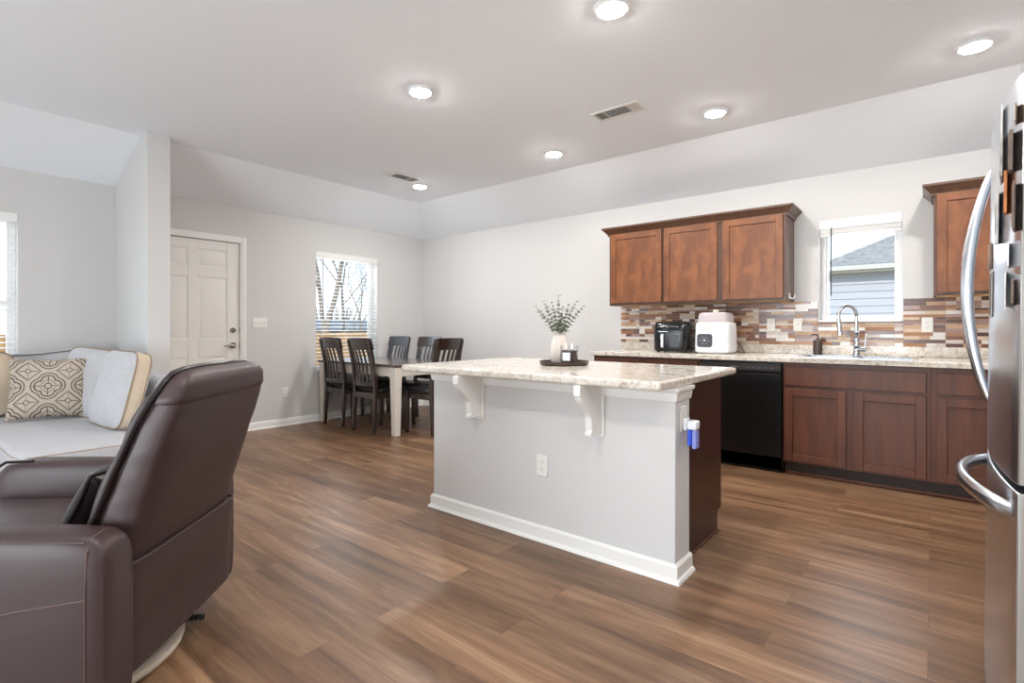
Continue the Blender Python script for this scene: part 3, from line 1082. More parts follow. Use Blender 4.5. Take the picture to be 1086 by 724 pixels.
# ------------------------------------------------------------------ island
IX0, IX1, IY0, IY1 = -2.46, -0.888, 2.24, 2.412
r = thing('kitchen_island', (-1.7, 2.6, 0), 'white panelled kitchen island with dark brown cabinet end', 'kitchen island')
MB().box(IX0, IX1, IY0, IY1, 0.0005, 0.864).build('half_wall', M['wall'], r, bevel=0.004)
mb = MB()
prof = [(0, 0.0006), (0.028, 0.0006), (0.026, 0.010), (0.019, 0.018), (0.0145, 0.02), (0.0145, 0.070), (0.006, 0.081), (0, 0.081)]
loops = []
for (px, py, nx, ny) in ((IX0, IY1, -1, 0), (IX0, IY0, -1, -1), (IX1, IY0, 1, -1), (IX1, IY1, 1, 0)):
    loops.append([(px + nx * q, py + ny * q, z) for q, z in prof])
mb.loft(loops)
mb.build('baseboard', M['trim'], r)
mb = MB()
prof = [(0, 0.80), (0.006, 0.80), (0.010, 0.808), (0.014, 0.838), (0.026, 0.85), (0.026, 0.864), (0, 0.864)]
loops = []
for (px, py, nx, ny) in ((IX0, IY1, -1, 0), (IX0, IY0, -1, -1), (IX1, IY0, 1, -1), (IX1, IY1, 1, 0)):
    loops.append([(px + nx * q, py + ny * q, z) for q, z in prof])
mb.loft(loops)
mb.build('top_trim', M['trim'], r)
# cabinet box behind the half wall
mb = MB()
mb.prism([(-0.935, IY1, 0.0005), (-0.935, 2.965, 0.0005), (-0.935, 2.965, 0.115), (-0.935, 3.03, 0.115), (-0.935, 3.03, 0.864), (-0.935, IY1, 0.864)], (-1.50, 0, 0))
mb.build('cabinet_body', wood_mat('island_stain', srgb(44, 22, 18), srgb(58, 30, 24), rough=0.36, coat=0.1), r, bevel=0.002)
MB().box(-0.936, -0.928, IY1, 2.966, 0.0006, 0.016).build('shoe_molding', M['cab_base'], r, bevel=0.003)
for k in range(3):
    x0 = -2.42 + k * 0.49
    mb = MB()
    MB_ = shaker(MB(), x0, x0 + 0.465, 0.125, 0.67, 3.031)
    MB_.build('door', M['cab_base'], r, bevel=0.002)
    shaker(MB(), x0, x0 + 0.465, 0.69, 0.84, 3.031, slab=True).build('drawer', M['cab_base'], r, bevel=0.002)


def corbel(xc):
    mb = MB()
    w = 0.036
    prof = [(0, 0.8635), (-0.20, 0.8635), (-0.20, 0.815)]
    for k in range(0, 15):
        t = k / 14
        prof.append((-0.19 + 0.095 * (t * t * (3 - 2 * t)), 0.812 - 0.115 * t))
    prof += [(-0.095, 0.655), (-0.088, 0.645), (-0.088, 0.636), (-0.10, 0.634), (-0.10, 0.618), (0, 0.618)]
    mb.prism([(xc - w / 2, IY0 - 0.012 + q, z) for q, z in prof], (w, 0, 0))
    mb.box(xc - 0.030, xc + 0.030, IY0 - 0.013, IY0 - 0.0005, 0.60, 0.80)
    mb.build('corbel', M['trim'], r, bevel=0.0025)


corbel(-2.055)
corbel(-1.268)
mb = MB(); mb.box(-2.545, -0.872, 2.048, 3.105, 0.865, 0.905)
tag(mb.build('countertop', M['granite'], bevel=0.012, seg=3), 'granite countertop of the white kitchen island with overhanging bar edge', 'countertop')


# ------------------------------------------------------------------ outlets and switches
def plate_thing(name, loc, rz, label, cat, kind, gangs=1):
    r = thing(name, loc, label, cat, rz)
    w = 0.035 + 0.0225 * (gangs - 1) * 1.02
    mb = MB(); mb.box(-w, w, -0.0065, -0.0005, -0.0575, 0.0575)
    mb.build('wall_plate', M['plate'], r, bevel=0.003, world=False)
    if kind == 'outlet':
        for s in (-1, 1):
            zc = s * 0.0205
            mb = MB()
            ring = []
            for k in range(20):
                a = 2 * math.pi * k / 20
                ring.append((0.0165 * math.cos(a), max(-0.0135, min(0.0135, 0.0165 * math.sin(a)))))
            mb.prism([(x, -0.0062, zc + z) for x, z in ring], (0, -0.0022, 0))
            mb.mi = 1
            mb.box(-0.0075, -0.0055, -0.0087, -0.0083, zc - 0.002, zc + 0.007)
            mb.box(0.0055, 0.0075, -0.0087, -0.0083, zc - 0.002, zc + 0.007)
            mb.cyl((0, -0.0083, zc - 0.0075), (0, -0.0087, zc - 0.0075), 0.0024, seg=10)
            mb.build('socket', [M['plate'], M['slot']], r, world=False)
    else:
        for gnum in range(gangs):
            xc = (gnum - (gangs - 1) / 2) * 0.046
            mb = MB(); mb.box(xc - 0.0055, xc + 0.0055, -0.0075, -0.006, -0.012, 0.012)
            mb.prism([(xc - 0.004, -0.007, -0.004), (xc - 0.004, -0.018, 0.006), (xc - 0.004, -0.017, 0.011), (xc - 0.004, -0.007, 0.008)], (0.008, 0, 0))
            mb.build('toggle', M['plate'], r, world=False)
    return r


plate_thing('power_outlet', (-1.612, IY0, 0.40), 0, 'white power outlet low on the front of the island', 'outlet', 'outlet')
plate_thing('power_outlet', (IX1, 2.325, 0.715), math.pi / 2, 'white power outlet on the narrow end of the island, above the air freshener', 'outlet', 'outlet')
plate_thing('power_outlet', (XL, 3.02, 0.385), math.pi / 2, 'white power outlet low on the wall between front door and dining table', 'outlet', 'outlet')
plate_thing('light_switch', (XL, 2.73, 1.19), math.pi / 2, 'white three gang light switch on the wall right of the front door', 'switch', 'switch', 3)
TY = YF - 0.0105
plate_thing('power_outlet', (-1.92, TY, 1.165), 0, 'white power outlet on the tiles behind the black air fryer', 'outlet', 'outlet')
plate_thing('power_outlet', (-1.14, TY, 1.16), 0, 'white power outlet on the tiles below the third wall cabinet', 'outlet', 'outlet')
plate_thing('light_switch', (-0.925, TY, 1.16), 0, 'white light switch on the tiles just left of the small window', 'switch', 'switch', 1)
plate_thing('power_outlet', (-0.037, TY, 1.155), 0, 'white power outlet on the tiles right of the small window', 'outlet', 'outlet')

# plug-in air freshener on the end of the island
r = thing('air_freshener', (IX1 + 0.009, 2.325, 0.60), 'white plug in air freshener with blue bottle on the island end', 'air freshener')
x = IX1 + 0.009
mb = MB(); mb.box(x, x + 0.018, 2.303, 2.349, 0.665, 0.722); mb.box(x + 0.018, x + 0.062, 2.300, 2.352, 0.672, 0.712)
mb.build('plug_body', M['white_plastic'], r, bevel=0.008, seg=3)
mb = MB(); mb.box(x + 0.018, x + 0.038, 2.306, 2.346, 0.598, 0.671); mb.build('refill_bottle', M['blue'], r, bevel=0.006, seg=3)
mb = MB(); mb.box(x + 0.0405, x + 0.060, 2.303, 2.349, 0.588, 0.6715); mb.build('cover', M['blue_pale'], r, bevel=0.006, seg=3)

# adhesive hook on the side of the third wall cabinet
r = thing('adhesive_hook', (-0.954, 4.905, 1.375), 'small white adhesive hook on the right side of the wall cabinet', 'hook')
mb = MB(); mb.box(-0.9545, -0.948, 4.89, 4.922, 1.376, 1.432); mb.build('back_plate', M['hook'], r, bevel=0.003)
mb = MB(); mb.tube([(-0.949, 4.906, 1.405), (-0.942, 4.906, 1.385), (-0.925, 4.906, 1.378), (-0.912, 4.906, 1.39), (-0.908, 4.906, 1.412)], 0.005, 8); mb.build('prong', M['hook'], r)

# ------------------------------------------------------------------ refrigerator
FRY0, FRY1 = 1.715, 2.46
yc = (FRY0 + FRY1) / 2
TILT = math.radians(0.6)
r = thing('refrigerator', (0.121, yc, 0.0), 'stainless steel bottom freezer refrigerator covered with magnets at the right', 'refrigerator', rot=(0, TILT, 0))
fr = r
HWF = (FRY1 - FRY0) / 2


def front_x(y):       # convex door front, local x
    u = y / HWF
    return 0.024 * u * u + (0.004 * max(0, abs(u) - 0.96) / 0.04)


def fridge_door(z0, z1, name):
    mb = MB()
    n = 28
    ring = [(front_x(-HWF + 2 * HWF * k / n), -HWF + 2 * HWF * k / n) for k in range(n + 1)]
    poly = ring + [(0.085, HWF), (0.085, -HWF)]
    mb.mi = 0
    mb.prism([(x, y, z0) for x, y in poly], (0, 0, z1 - z0))
    o = mb.build(name, [M['steel_brushed'], M['fridge_edge']], fr, bevel=0.004, world=False, angle=25)
    for p in o.data.polygons:       # the edges of the door are painted
        if abs(p.normal.y) > 0.9 or p.normal.x > 0.9:
            p.material_index = 1
    return o


fridge_door(0.752, 1.735, 'upper_door')
fridge_door(0.06, 0.734, 'freezer_drawer')
MB().box(0.0935, 0.76, -HWF + 0.006, HWF - 0.006, 0.03, 1.722).build('cabinet_body', M['fridge_edge'], fr, bevel=0.006, world=False)
MB().box(0.084, 0.0945, -HWF + 0.015, HWF - 0.015, 0.07, 1.727).build('door_gasket', M['gasket'], fr, world=False)
MB().box(0.06, 0.72, -HWF + 0.03, HWF - 0.03, 0.012, 0.032).build('base_grille', M['black'], fr, world=False)
mb = MB()
for sx in (0.12, 0.7):
    for sy in (-0.31, 0.31):
        MB().cyl((sx, sy, 0.0), (sx, sy, 0.013), 0.02).build('foot', M['black'], fr, world=False)
# upper door handle: a tall bow near the far edge
mb = MB()
hy = HWF - 0.10
pts = []
for k in range(25):
    t = k / 24
    z = 0.866 + t * 0.80
    bow = math.sin(math.pi * t) ** 0.72
    pts.append((front_x(hy) + 0.014 - 0.072 * bow, hy, z))
mb.tube(pts, [0.012 + 0.006 * math.sin(math.pi * k / 24) for k in range(25)], 12, sx=1.15)
mb.build('door_handle', M['steel'], fr, world=False)
# freezer handle: a wide horizontal bow
mb = MB()
pts = []
for k in range(29):
    t = k / 28
    y = -HWF + 0.04 + t * (2 * HWF - 0.08)
    bow = math.sin(math.pi * t) ** 0.6
    pts.append((front_x(y) + 0.016 - 0.078 * bow, y, 0.675 + 0.012 * bow))
rings = []
mb.tube(pts, 0.0215, 12, sx=0.7)
mb.build('drawer_handle', M['steel'], fr, world=False)
fx = 0.155

# magnets and photos on the fridge door
def magnet(name, y, z, w, hh, t, m, label, cat, roll=0.0, tilt=0.0, extra=None):
    ly = y - yc
    x = front_x(ly) - 0.0008
    M_ = Matrix.Translation((0.121, yc, 0)) @ Matrix.Rotation(TILT, 4, 'Y') @ Matrix.Translation((x - t / 2, ly, z)) @ Matrix.Rotation(math.atan2(0.05 * ly / HWF, HWF), 4, 'Z') @ Matrix.Rotation(roll, 4, 'X') @ Matrix.Rotation(tilt, 4, 'Y')
    o = thing(name, M_.to_translation(), label, cat, rot=M_.to_euler())
    mb = MB(); mb.box(-t / 2, t / 2, -w / 2, w / 2, -hh / 2, hh / 2)
    mb.build('backing', m, o, bevel=min(0.0015, t * .3), world=False)
    if extra:
        mb = MB(); mb.box(-t / 2 - 0.0015, -t / 2 + 0.0002, -w / 2 + extra[1], w / 2 - extra[1], -hh / 2 + extra[1], hh / 2 - extra[1])
        mb.build('picture', extra[0], o, world=False)
    return o


mc = {k: mat('print_' + k, srgb(*c), 0.5, var=v, vscale=30) for k, c, v in (('white', (232, 230, 226), 0.03), ('grey', (160, 154, 148), 0.3), ('brown', (124, 98, 78), 0.3), ('orange', (190, 112, 56), 0.25), ('dark', (100, 84, 74), 0.35), ('silver', (180, 178, 176), 0.3))}
magnet('photo_print', 1.905, 1.645, 0.088, 0.132, 0.0030, mc['white'], 'white tall card at the top of the fridge door', 'card', extra=(mc['silver'], 0.012))
magnet('framed_card', 1.747, 1.643, 0.061, 0.044, 0.0030, mc['brown'], 'small thin framed card at the top right of the fridge door', 'frame', extra=(mc['white'], 0.005))
magnet('photo_print', 1.774, 1.560, 0.088, 0.097, 0.0072, mc['dark'], 'dark brown photo below the small framed card on the fridge', 'photo', roll=0.06, extra=(mc['brown'], 0.006))
magnet('magnet', 1.896, 1.573, 0.114, 0.114, 0.0045, mc['grey'], 'grey patterned magnet left of the dark brown photo on the fridge', 'magnet', roll=-0.05, extra=(mc['silver'], 0.02))
magnet('magnet', 1.831, 1.472, 0.079, 0.105, 0.0063, mc['orange'], 'orange magnet in the middle of the fridge door collection', 'magnet', roll=0.05)
magnet('photo_print', 1.747, 1.419, 0.097, 0.114, 0.0045, mc['dark'], 'large dark photo under the orange magnet on the fridge', 'photo', extra=(mc['brown'], 0.008))
magnet('magnet', 1.954, 1.428, 0.132, 0.140, 0.0054, mc['silver'], 'silver crumpled looking magnet left of the large dark photo', 'magnet', roll=0.1, extra=(mc['grey'], 0.03))
magnet('magnet', 2.107, 1.340, 0.053, 0.075, 0.0063, mc['brown'], 'small brown block magnet near the fridge handle', 'magnet')
magnet('photo_strip', 2.072, 1.226, 0.053, 0.132, 0.0030, mc['grey'], 'narrow photo strip below the brown block magnet on the fridge', 'photo', extra=(mc['dark'], 0.006))
magnet('magnet', 1.800, 1.309, 0.097, 0.061, 0.0030, mc['white'], 'white flower shaped outline magnet below the large dark photo', 'magnet')
magnet('note_card', 1.826, 1.226, 0.132, 0.088, 0.0030, mc['white'], 'white folded note card lowest on the fridge door', 'card', roll=0.2, extra=(mc['silver'], 0.02))
magnet('magnet', 1.752, 1.213, 0.031, 0.061, 0.0054, mc['dark'], 'small dark clip magnet beside the white note card', 'magnet', roll=-0.2)

# ------------------------------------------------------------------ shapes for soft things
def sec(cx, cy, z, hx, hy, p=4.0, n=36):
    """superellipse ring in the xy plane"""
    out = []
    for k in range(n):
        a = 2 * math.pi * k / n
        c, s = math.cos(a), math.sin(a)
        out.append((cx + hx * math.copysign(abs(c) ** (2 / p), c), cy + hy * math.copysign(abs(s) ** (2 / p), s), z))
    return out


def soft_box(mb, x0, x1, y0, y1, z0, z1, r=0.04, puff=0.0, p=7.0, n=48):
    """cushion: rounded box with softly domed top"""
    cx, cy, hx, hy = (x0 + x1) / 2, (y0 + y1) / 2, (x1 - x0) / 2, (y1 - y0) / 2
    rings = []
    for k in range(0, 6):
        a = k / 5 * math.pi / 2
        rings.append(sec(cx, cy, z0 + r * (1 - math.sin(a)), hx - r * (1 - math.cos(a)) if k else hx - r, hy - r * (1 - math.cos(a)) if k else hy - r, p, n))
    rings = []
    m = 6
    for k in range(m + 1):
        a = -math.pi / 2 + k / m * math.pi / 2
        rings.append(sec(cx, cy, z0 + r + r * math.sin(a), hx - r + r * math.cos(a), hy - r + r * math.cos(a), p, n))
    for k in range(m + 1):
        a = k / m * math.pi / 2
        rings.append(sec(cx, cy, z1 - r + r * math.sin(a), hx - r + r * math.cos(a), hy - r + r * math.cos(a), p, n))
    for t in (0.8, 0.55, 0.3, 0.1):
        rings.append(sec(cx, cy, z1 + puff * (1 - t ** 2), (hx - r) * t, (hy - r) * t, p * (0.5 + 0.5 * t), n))
    mb.loft(rings)
    return mb


def pillow_f(W, H, T, side, wr=0.004, seed=0.0):
    def f(u, v):
        a, b = 2 * u - 1, 2 * v - 1
        x = W / 2 * a * (1 - 0.07 * (1 - b * b))
        z = H / 2 * b * (1 - 0.07 * (1 - a * a))
        t = T / 2 * (max(0, (1 - a ** 4) * (1 - b ** 4))) ** 0.55
        nz = noise.noise(Vector((x * 9 + seed, z * 9, side * 3.0))) * wr * min(1, t * 40)
        return (x, side * (t + nz), z)
    return f


# ------------------------------------------------------------------ dining table and chairs
TX0, TX1, TY0, TY1 = -5.80, -4.318, 3.395, 4.32
r = thing('dining_table', ((TX0 + TX1) / 2, (TY0 + TY1) / 2, 0), 'cream dining table with dark glossy top under the window', 'table')
mb = MB(); mb.box(TX0, TX1, TY0, TY1, 0.722, 0.75); mb.build('tabletop', M['table_top'], r, bevel=0.006)
mb = MB()
mb.box(TX0 + 0.03, TX1 - 0.03, TY0 + 0.03, TY0 + 0.052, 0.62, 0.7215); mb.box(TX0 + 0.03, TX1 - 0.03, TY1 - 0.052, TY1 - 0.03, 0.62, 0.7215)
mb.box(TX0 + 0.03, TX0 + 0.052, TY0 + 0.052, TY1 - 0.052, 0.62, 0.7215); mb.box(TX1 - 0.052, TX1 - 0.03, TY0 + 0.052, TY1 - 0.052, 0.62, 0.7215)
mb.build('apron', M['table_cream'], r, bevel=0.003)
for xx in (TX0 + 0.012, TX1 - 0.102):
    for yy in (TY0 + 0.012, TY1 - 0.102):
        mb = MB()
        rings = [[(xx + i, yy + j, 0.001), (xx + 0.09 - i, yy + j, 0.001), (xx + 0.09 - i, yy + 0.09 - j, 0.001), (xx + i, yy + 0.09 - j, 0.001)] for i, j in ((0.012, 0.012),)]
        rings.append([(xx + 0.012, yy + 0.012, 0.03), (xx + 0.078, yy + 0.012, 0.03), (xx + 0.078, yy + 0.078, 0.03), (xx + 0.012, yy + 0.078, 0.03)])
        rings.append([(xx, yy, 0.60), (xx + 0.09, yy, 0.60), (xx + 0.09, yy + 0.09, 0.60), (xx, yy + 0.09, 0.60)])
        rings.append([(xx, yy, 0.7215), (xx + 0.09, yy, 0.7215), (xx + 0.09, yy + 0.09, 0.7215), (xx, yy + 0.09, 0.7215)])
        mb.loft(rings)
        mb.build('leg', M['table_cream'], r, bevel=0.004)


def make_chair(loc, rz, label):
    """local frame: rear feet at y 0, the sitter looks to +y"""
    r = thing('dining_chair', loc, label, 'chair', rz, 'espresso chairs around the dining table')
    W = 0.20
    def back_y(z):
        if z < 0.45:
            return 0.012 + 0.03 * (z / 0.45)
        t = (z - 0.45) / 0.57
        return 0.042 - 0.03 * t - 0.065 * t * t
    for s in (-1, 1):
        mb = MB(); rings = []
        for k in range(15):
            z = 0.001 + (1.0 - 0.001) * k / 14
            y = back_y(z)
            hx, hy = 0.0165, 0.021 if 0.2 < z < 0.7 else 0.017
            rings.append([(s * (W - 0.0165) + i * hx, y + j * hy, z) for i, j in ((-1, -1), (1, -1), (1, 1), (-1, 1))])
        mb.loft(rings); mb.build('rear_leg', M['chair_wood'], r, bevel=0.003, world=False)
        mb = MB()
        xx = s * (W + 0.005)
        mb.loft([[(xx - 0.017, 0.40 - 0.017, 0.001), (xx + 0.017, 0.40 - 0.017, 0.001), (xx + 0.017, 0.40 + 0.017, 0.001), (xx - 0.017, 0.40 + 0.017, 0.001)],
                 [(xx - 0.021, 0.40 - 0.021, 0.435), (xx + 0.021, 0.40 - 0.021, 0.435), (xx + 0.021, 0.40 + 0.021, 0.435), (xx - 0.021, 0.40 + 0.021, 0.435)]])
        mb.build('front_leg', M['chair_wood'], r, bevel=0.003, world=False)
    mb = MB()
    mb.box(-W + 0.03, W - 0.03, 0.025, 0.047, 0.37, 0.435); mb.box(-W + 0.02, W - 0.02, 0.39, 0.412, 0.38, 0.435)
    for s in (-1, 1):
        mb.box(s * (W - 0.008) - 0.011, s * (W - 0.008) + 0.011, 0.06, 0.385, 0.375, 0.435)
    mb.build('seat_frame', M['chair_wood'], r, bevel=0.003, world=False)
    mb = MB(); soft_box(mb, -W - 0.02, W + 0.02, 0.068, 0.435, 0.4355, 0.482, r=0.018, puff=0.012, p=8, n=40)
    mb.build('seat', M['chair_seat'], r, world=False)
    def bow(x):
        return -0.028 * (1 - (x / W) ** 2)
    # top rail and lower rail, curved
    def rail(name, z0, z1, w, th, yo=0.0):
        mb = MB(); rings = []
        for k in range(13):
            x = -w + 2 * w * k / 12
            y = back_y((z0 + z1) / 2) + bow(x) + yo
            dy = back_y(z1) - back_y(z0)
            crest = 0.006 * (1 - (x / w) ** 2)
            rings.append([(x, y - th - dy / 2, z0), (x, y + th - dy / 2, z0), (x, y + th + dy / 2, z1 + crest), (x, y - th + dy / 2, z1 + crest)])
        mb.loft(rings); mb.build(name, M['chair_wood'], r, bevel=0.004, world=False)
    rail('top_rail', 0.90, 1.022, W + 0.008, 0.011, 0.012)
    rail('lower_rail', 0.50, 0.545, W - 0.03, 0.009)
    for q in range(5):
        x = (-0.5 + (q + 0.5) / 5) * 2 * (W - 0.035)
        mb = MB(); rings = []
        for k in range(11):
            z = 0.535 + (0.91 - 0.535) * k / 10
            t = k / 10
            y = back_y(z) + bow(x) + 0.016 * math.sin(math.pi * t) + 0.004
            rings.append([(x - 0.0155, y - 0.006, z), (x + 0.0155, y - 0.006, z), (x + 0.0155, y + 0.006, z), (x - 0.0155, y + 0.006, z)])
        mb.loft(rings); mb.build('slat', M['chair_wood'], r, bevel=0.002, world=False)
    return r


ch = make_chair((-4.80, 3.335, 0), 0.0, 'dark slat back chair on the near side of the table, beside its front leg')
dup(ch, (-5.42, 3.365, 0), 0.0, 'dark slat back chair on the near side of the table, closest to the window wall')
dup(ch, (-5.52, 4.385, 0), math.pi, 'dark chair on the far side of the table, nearer the window')
dup(ch, (-4.93, 4.385, 0), math.pi, 'dark chair on the far side of the table, partly behind the end chair')
dup(ch, (-4.035, 3.86, 0), math.pi / 2, 'dark chair at the end of the table next to the island')

# ------------------------------------------------------------------ sectional sofa
r = thing('sectional_sofa', (-4.75, 0.8, 0), 'light grey linen sectional sofa in the corner below the left window', 'sofa')
mb = MB()
mb.box(-5.74, -3.70, 0.50, 1.36, 0.07, 0.29); mb.box(-5.74, -4.95, -1.6, 0.50, 0.07, 0.29)
mb.build('base', M['fabric'], r, bevel=0.025, seg=3)
for x0, x1, y0, y1 in ((-5.50, -3.655, 0.45, 1.16), (-5.50, -4.90, -0.55, 0.44), (-5.50, -4.90, -1.55, -0.56)):
    mb = MB(); soft_box(mb, x0, x1, y0, y1, 0.2905, 0.468, r=0.032, puff=0.012, p=14, n=64)
    mb.build('seat_cushion', M['fabric'], r)
    mb = MB()
    for z in (0.447, 0.315):
        q = 0.006
        mb.tube([(x, y, z) for x, y, _ in sec((x0 + x1) / 2, (y0 + y1) / 2, 0, (x1 - x0) / 2 - q, (y1 - y0) / 2 - q, 14, 64)], 0.005, 6, closed=True)
    mb.build('welt', M['welt'], r)
# back along the partition
mb = MB(); soft_box(mb, -5.74, -3.74, 1.17, 1.375, 0.25, 0.80, r=0.06, p=12, n=64)
mb.build('back_frame', M['fabric'], r)
# back along the window wall with a soft camel top
mb = MB()
rings = []
for k in range(41):
    y = -1.6 + k * (1.37 + 1.6) / 40
    top = 0.93 + 0.035 / (1 + math.exp(-(y - 0.93) / 0.06)) - 0.05 * max(0, (y - 1.22)) / 0.15
    if y < 0:
        top = 0.93 + 0.0 * y
    ring = []
    for (q, zz) in ((0.0, 0.26), (0.0, top - 0.07), (0.02, top - 0.02), (0.06, top), (0.12, top), (0.165, top - 0.02), (0.185, top - 0.07), (0.205, 0.26)):
        ring.append((-5.745 + q, y, zz))
    rings.append(ring)
mb.loft(rings)
mb.build('back_frame', M['fabric'], r, angle=60)
mb = MB()
pts = [(-5.745 + 0.165, rg[0][1], rg[5][2] + 0.003) for rg in rings]
mb.tube(pts, 0.0045, 6)
mb.build('welt', M['grey_dark'], r)
mb = MB()
for px, py in ((-5.68, 0.56), (-3.78, 0.56), (-3.78, 1.30), (-5.68, 1.30), (-5.02, -1.52), (-5.68, -1.52)):
    MB().cyl((px, py, 0.0005), (px, py, 0.075), 0.022, 0.03, 12).build('foot', M['black'], r)


def back_cushion(name, loc, rot, W, H, T, front, sidem, label, seed):
    """boxed back cushion with a welt, local: x width, z height, front to -y"""
    o = thing(name, loc, label, 'cushion', rot=rot)
    def outline(s):
        return [(x * s, 0, z * s) for x, z, _ in sec(0, 0, 0, W / 2, H / 2, 6, 56)]
    mb = MB(); rings = []
    for s, d in ((0.12, -1.0), (0.35, -0.97), (0.6, -0.88), (0.8, -0.74), (0.93, -0.58), (1.0, -0.40)):
        rings.append([(x, d * T * 0.5 - 0.012 * noise.noise(Vector((x * 7 + seed, z * 7, 0))), z) for x, _, z in outline(s)])
    mb.loft(rings, cap=True)
    mb.build('front_panel', front, o, world=False, angle=60)
    mb = MB(); rings = []
    for s, d in ((0.999, -0.40), (1.012, -0.2), (1.016, 0.0), (1.012, 0.2), (1.0, 0.40)):
        rings.append([(x, d * T * 0.5, z) for x, _, z in outline(s)])
    mb.loft(rings, cap=False)
    mb.build('side_band', sidem, o, world=False, angle=60)
    mb = MB(); rings = []
    for s, d in ((1.0, 0.40), (0.93, 0.58), (0.8, 0.7), (0.5, 0.8), (0.15, 0.84)):
        rings.append([(x, d * T * 0.5, z) for x, _, z in outline(s)])
    mb.loft(rings, cap=True)
    mb.build('back_panel', front, o, world=False, angle=60)
    mb = MB()
    for d in (-0.40, 0.40):
        mb.tube([(x, d * T * 0.5, z) for x, _, z in outline(1.006)], 0.005, 6, closed=True)
    mb.build('welt', M['welt'], o, world=False)
    return o


rr = math.radians
back_cushion('back_cushion', (-4.25, 1.045, 0.722), (rr(-13), 0, rr(3)), 0.60, 0.50, 0.20, M['fabric'], M['fabric_beige'], 'large grey boxed sofa cushion with beige side, nearest the recliner', 1.0)
back_cushion('back_cushion', (-4.93, 1.03, 0.722), (rr(-14), rr(4), rr(20)), 0.56, 0.50, 0.19, M['fabric'], M['fabric'], 'large grey sofa cushion between the patterned pillow and the front cushion', 5.0)
back_cushion('back_cushion', (-5.40, 0.36, 0.715), (rr(-12), 0, rr(90)), 0.62, 0.48, 0.20, M['fabric_beige'], M['fabric_beige'], 'beige sofa cushion at the left edge, beside the patterned pillow', 9.0)


# patterned throw pillow
def quatrefoil(u, v):
    x, z = (u - 0.5) * 0.46, (v - 0.5) * 0.44
    c = 0.235
    px, pz = (x / c) - round(x / c), (z / c) - round(z / c)
    a, b = abs(px), abs(pz)
    d = min(math.hypot(a - 0.17, b), math.hypot(a, b - 0.17)) - 0.17
    dd = min(d, math.hypot(a, b) - 0.19)
    rad = math.hypot(a, b)
    if abs(dd) < 0.022 or abs(dd - 0.085) < 0.018:
        return 1
    if abs(rad - 0.085) < 0.017:
        return 1
    if abs(a + b - 0.235) < 0.012 and dd < 0:
        return 1
    if (a < 0.009 or b < 0.009) and 0.10 < rad < 0.32:
        return 1
    qx, qz = 0.5 - a, 0.5 - b
    q = qx + qz
    st = max(qx, qz)
    if abs(q - 0.30 + 0.25 * abs(qx - qz) * 0.0) < 0.022 and dd > 0.1:
        return 1
    if abs(math.hypot(qx, qz) - 0.065) < 0.014:
        return 1
    if (qx < 0.009 or qz < 0.009) and 0.07 < math.hypot(qx, qz) < 0.24:
        return 1
    return 0


o = thing('throw_pillow', (-4.93, 0.80, 0.70), 'taupe throw pillow with printed quatrefoil pattern on the sofa', 'pillow', rot=(rr(-16), 0, rr(72)))
mb = MB()
mb.grid(pillow_f(0.46, 0.44, 0.16, -1, 0.006), 150, 146, quatrefoil)
mb.build('front_panel', [M['pillow_ground'], M['pillow_line']], o, world=False, angle=80, flip=False)
mb = MB(); mb.grid(pillow_f(0.46, 0.44, 0.15, 1), 24, 24); mb.build('back_panel', M['pillow_ground'], o, world=False, angle=80)

# ------------------------------------------------------------------ recliner
# local frame: +x to its back, +y its far side; the sitter looks to -x
ang = math.atan2(447, 550) + math.radians(3.4)
th = math.atan2(447, 550)
Fv = Vector((-math.sin(th), math.cos(th), 0)); Rv = Vector((math.cos(th), math.sin(th), 0))
rl = Fv * 1.75 + Rv * (-1.5)
r = thing('recliner', (rl.x, rl.y, 0), 'brown leather swivel recliner in the left foreground seen from behind', 'recliner', rz=ang)
L = M['leather']


def shell(levels, name, m, n=44, p=5.0, cap=True, crease=0.0):
    mb = MB(); rings = []
    for z, xr, xf, hw in levels:
        rg = sec((xr + xf) / 2, 0, z, (xr - xf) / 2, hw, p, n)
        if crease:
            rg = [(x + crease * noise.noise(Vector((x * 9, y * 6, z * 22))), y + crease * noise.noise(Vector((x * 8, y * 8 + 5, z * 30))), zz) for x, y, zz in rg]
        rings.append(rg)
    mb.loft(rings, cap)
    return mb.build(name, m, r, world=False, angle=60)


def lerp_levels(ctrl, zs):
    out = []
    for z in zs:
        for (a, b) in zip(ctrl, ctrl[1:]):
            if a[0] <= z <= b[0]:
                t = (z - a[0]) / (b[0] - a[0])
                t2 = t
                out.append((z, *[a[i] + (b[i] - a[i]) * t2 for i in (1, 2, 3)]))
                break
    return out


ctrl = [(0.15, 0.385, 0.24, 0.298), (0.30, 0.390, 0.235, 0.303), (0.45, 0.402, 0.245, 0.305), (0.58, 0.438, 0.29, 0.305), (0.72, 0.482, 0.345, 0.303), (0.86, 0.526, 0.405, 0.296), (0.925, 0.542, 0.440, 0.286), (0.965, 0.546, 0.465, 0.268), (0.985, 0.536, 0.475, 0.245), (0.995, 0.522, 0.482, 0.215)]
shell(lerp_levels(ctrl, [0.15 + (0.91 - 0.15) * k / 40 for k in range(41)]), 'back_shell', L, crease=0.0035)
hl = lerp_levels(ctrl, [0.903, 0.91, 0.925, 0.938, 0.95, 0.96, 0.97, 0.98, 0.986, 0.991, 0.995])
hl = [(z + 0.002, a + (0.004 if 0 < i < 9 else 0), b - 0.003, c + (0.004 if 0 < i < 9 else 0.0)) for i, (z, a, b, c) in enumerate(hl)]
hl += [(1.002, 0.515, 0.488, 0.18), (1.004, 0.506, 0.495, 0.12)]
shell(hl, 'head_roll', L, crease=0.003)
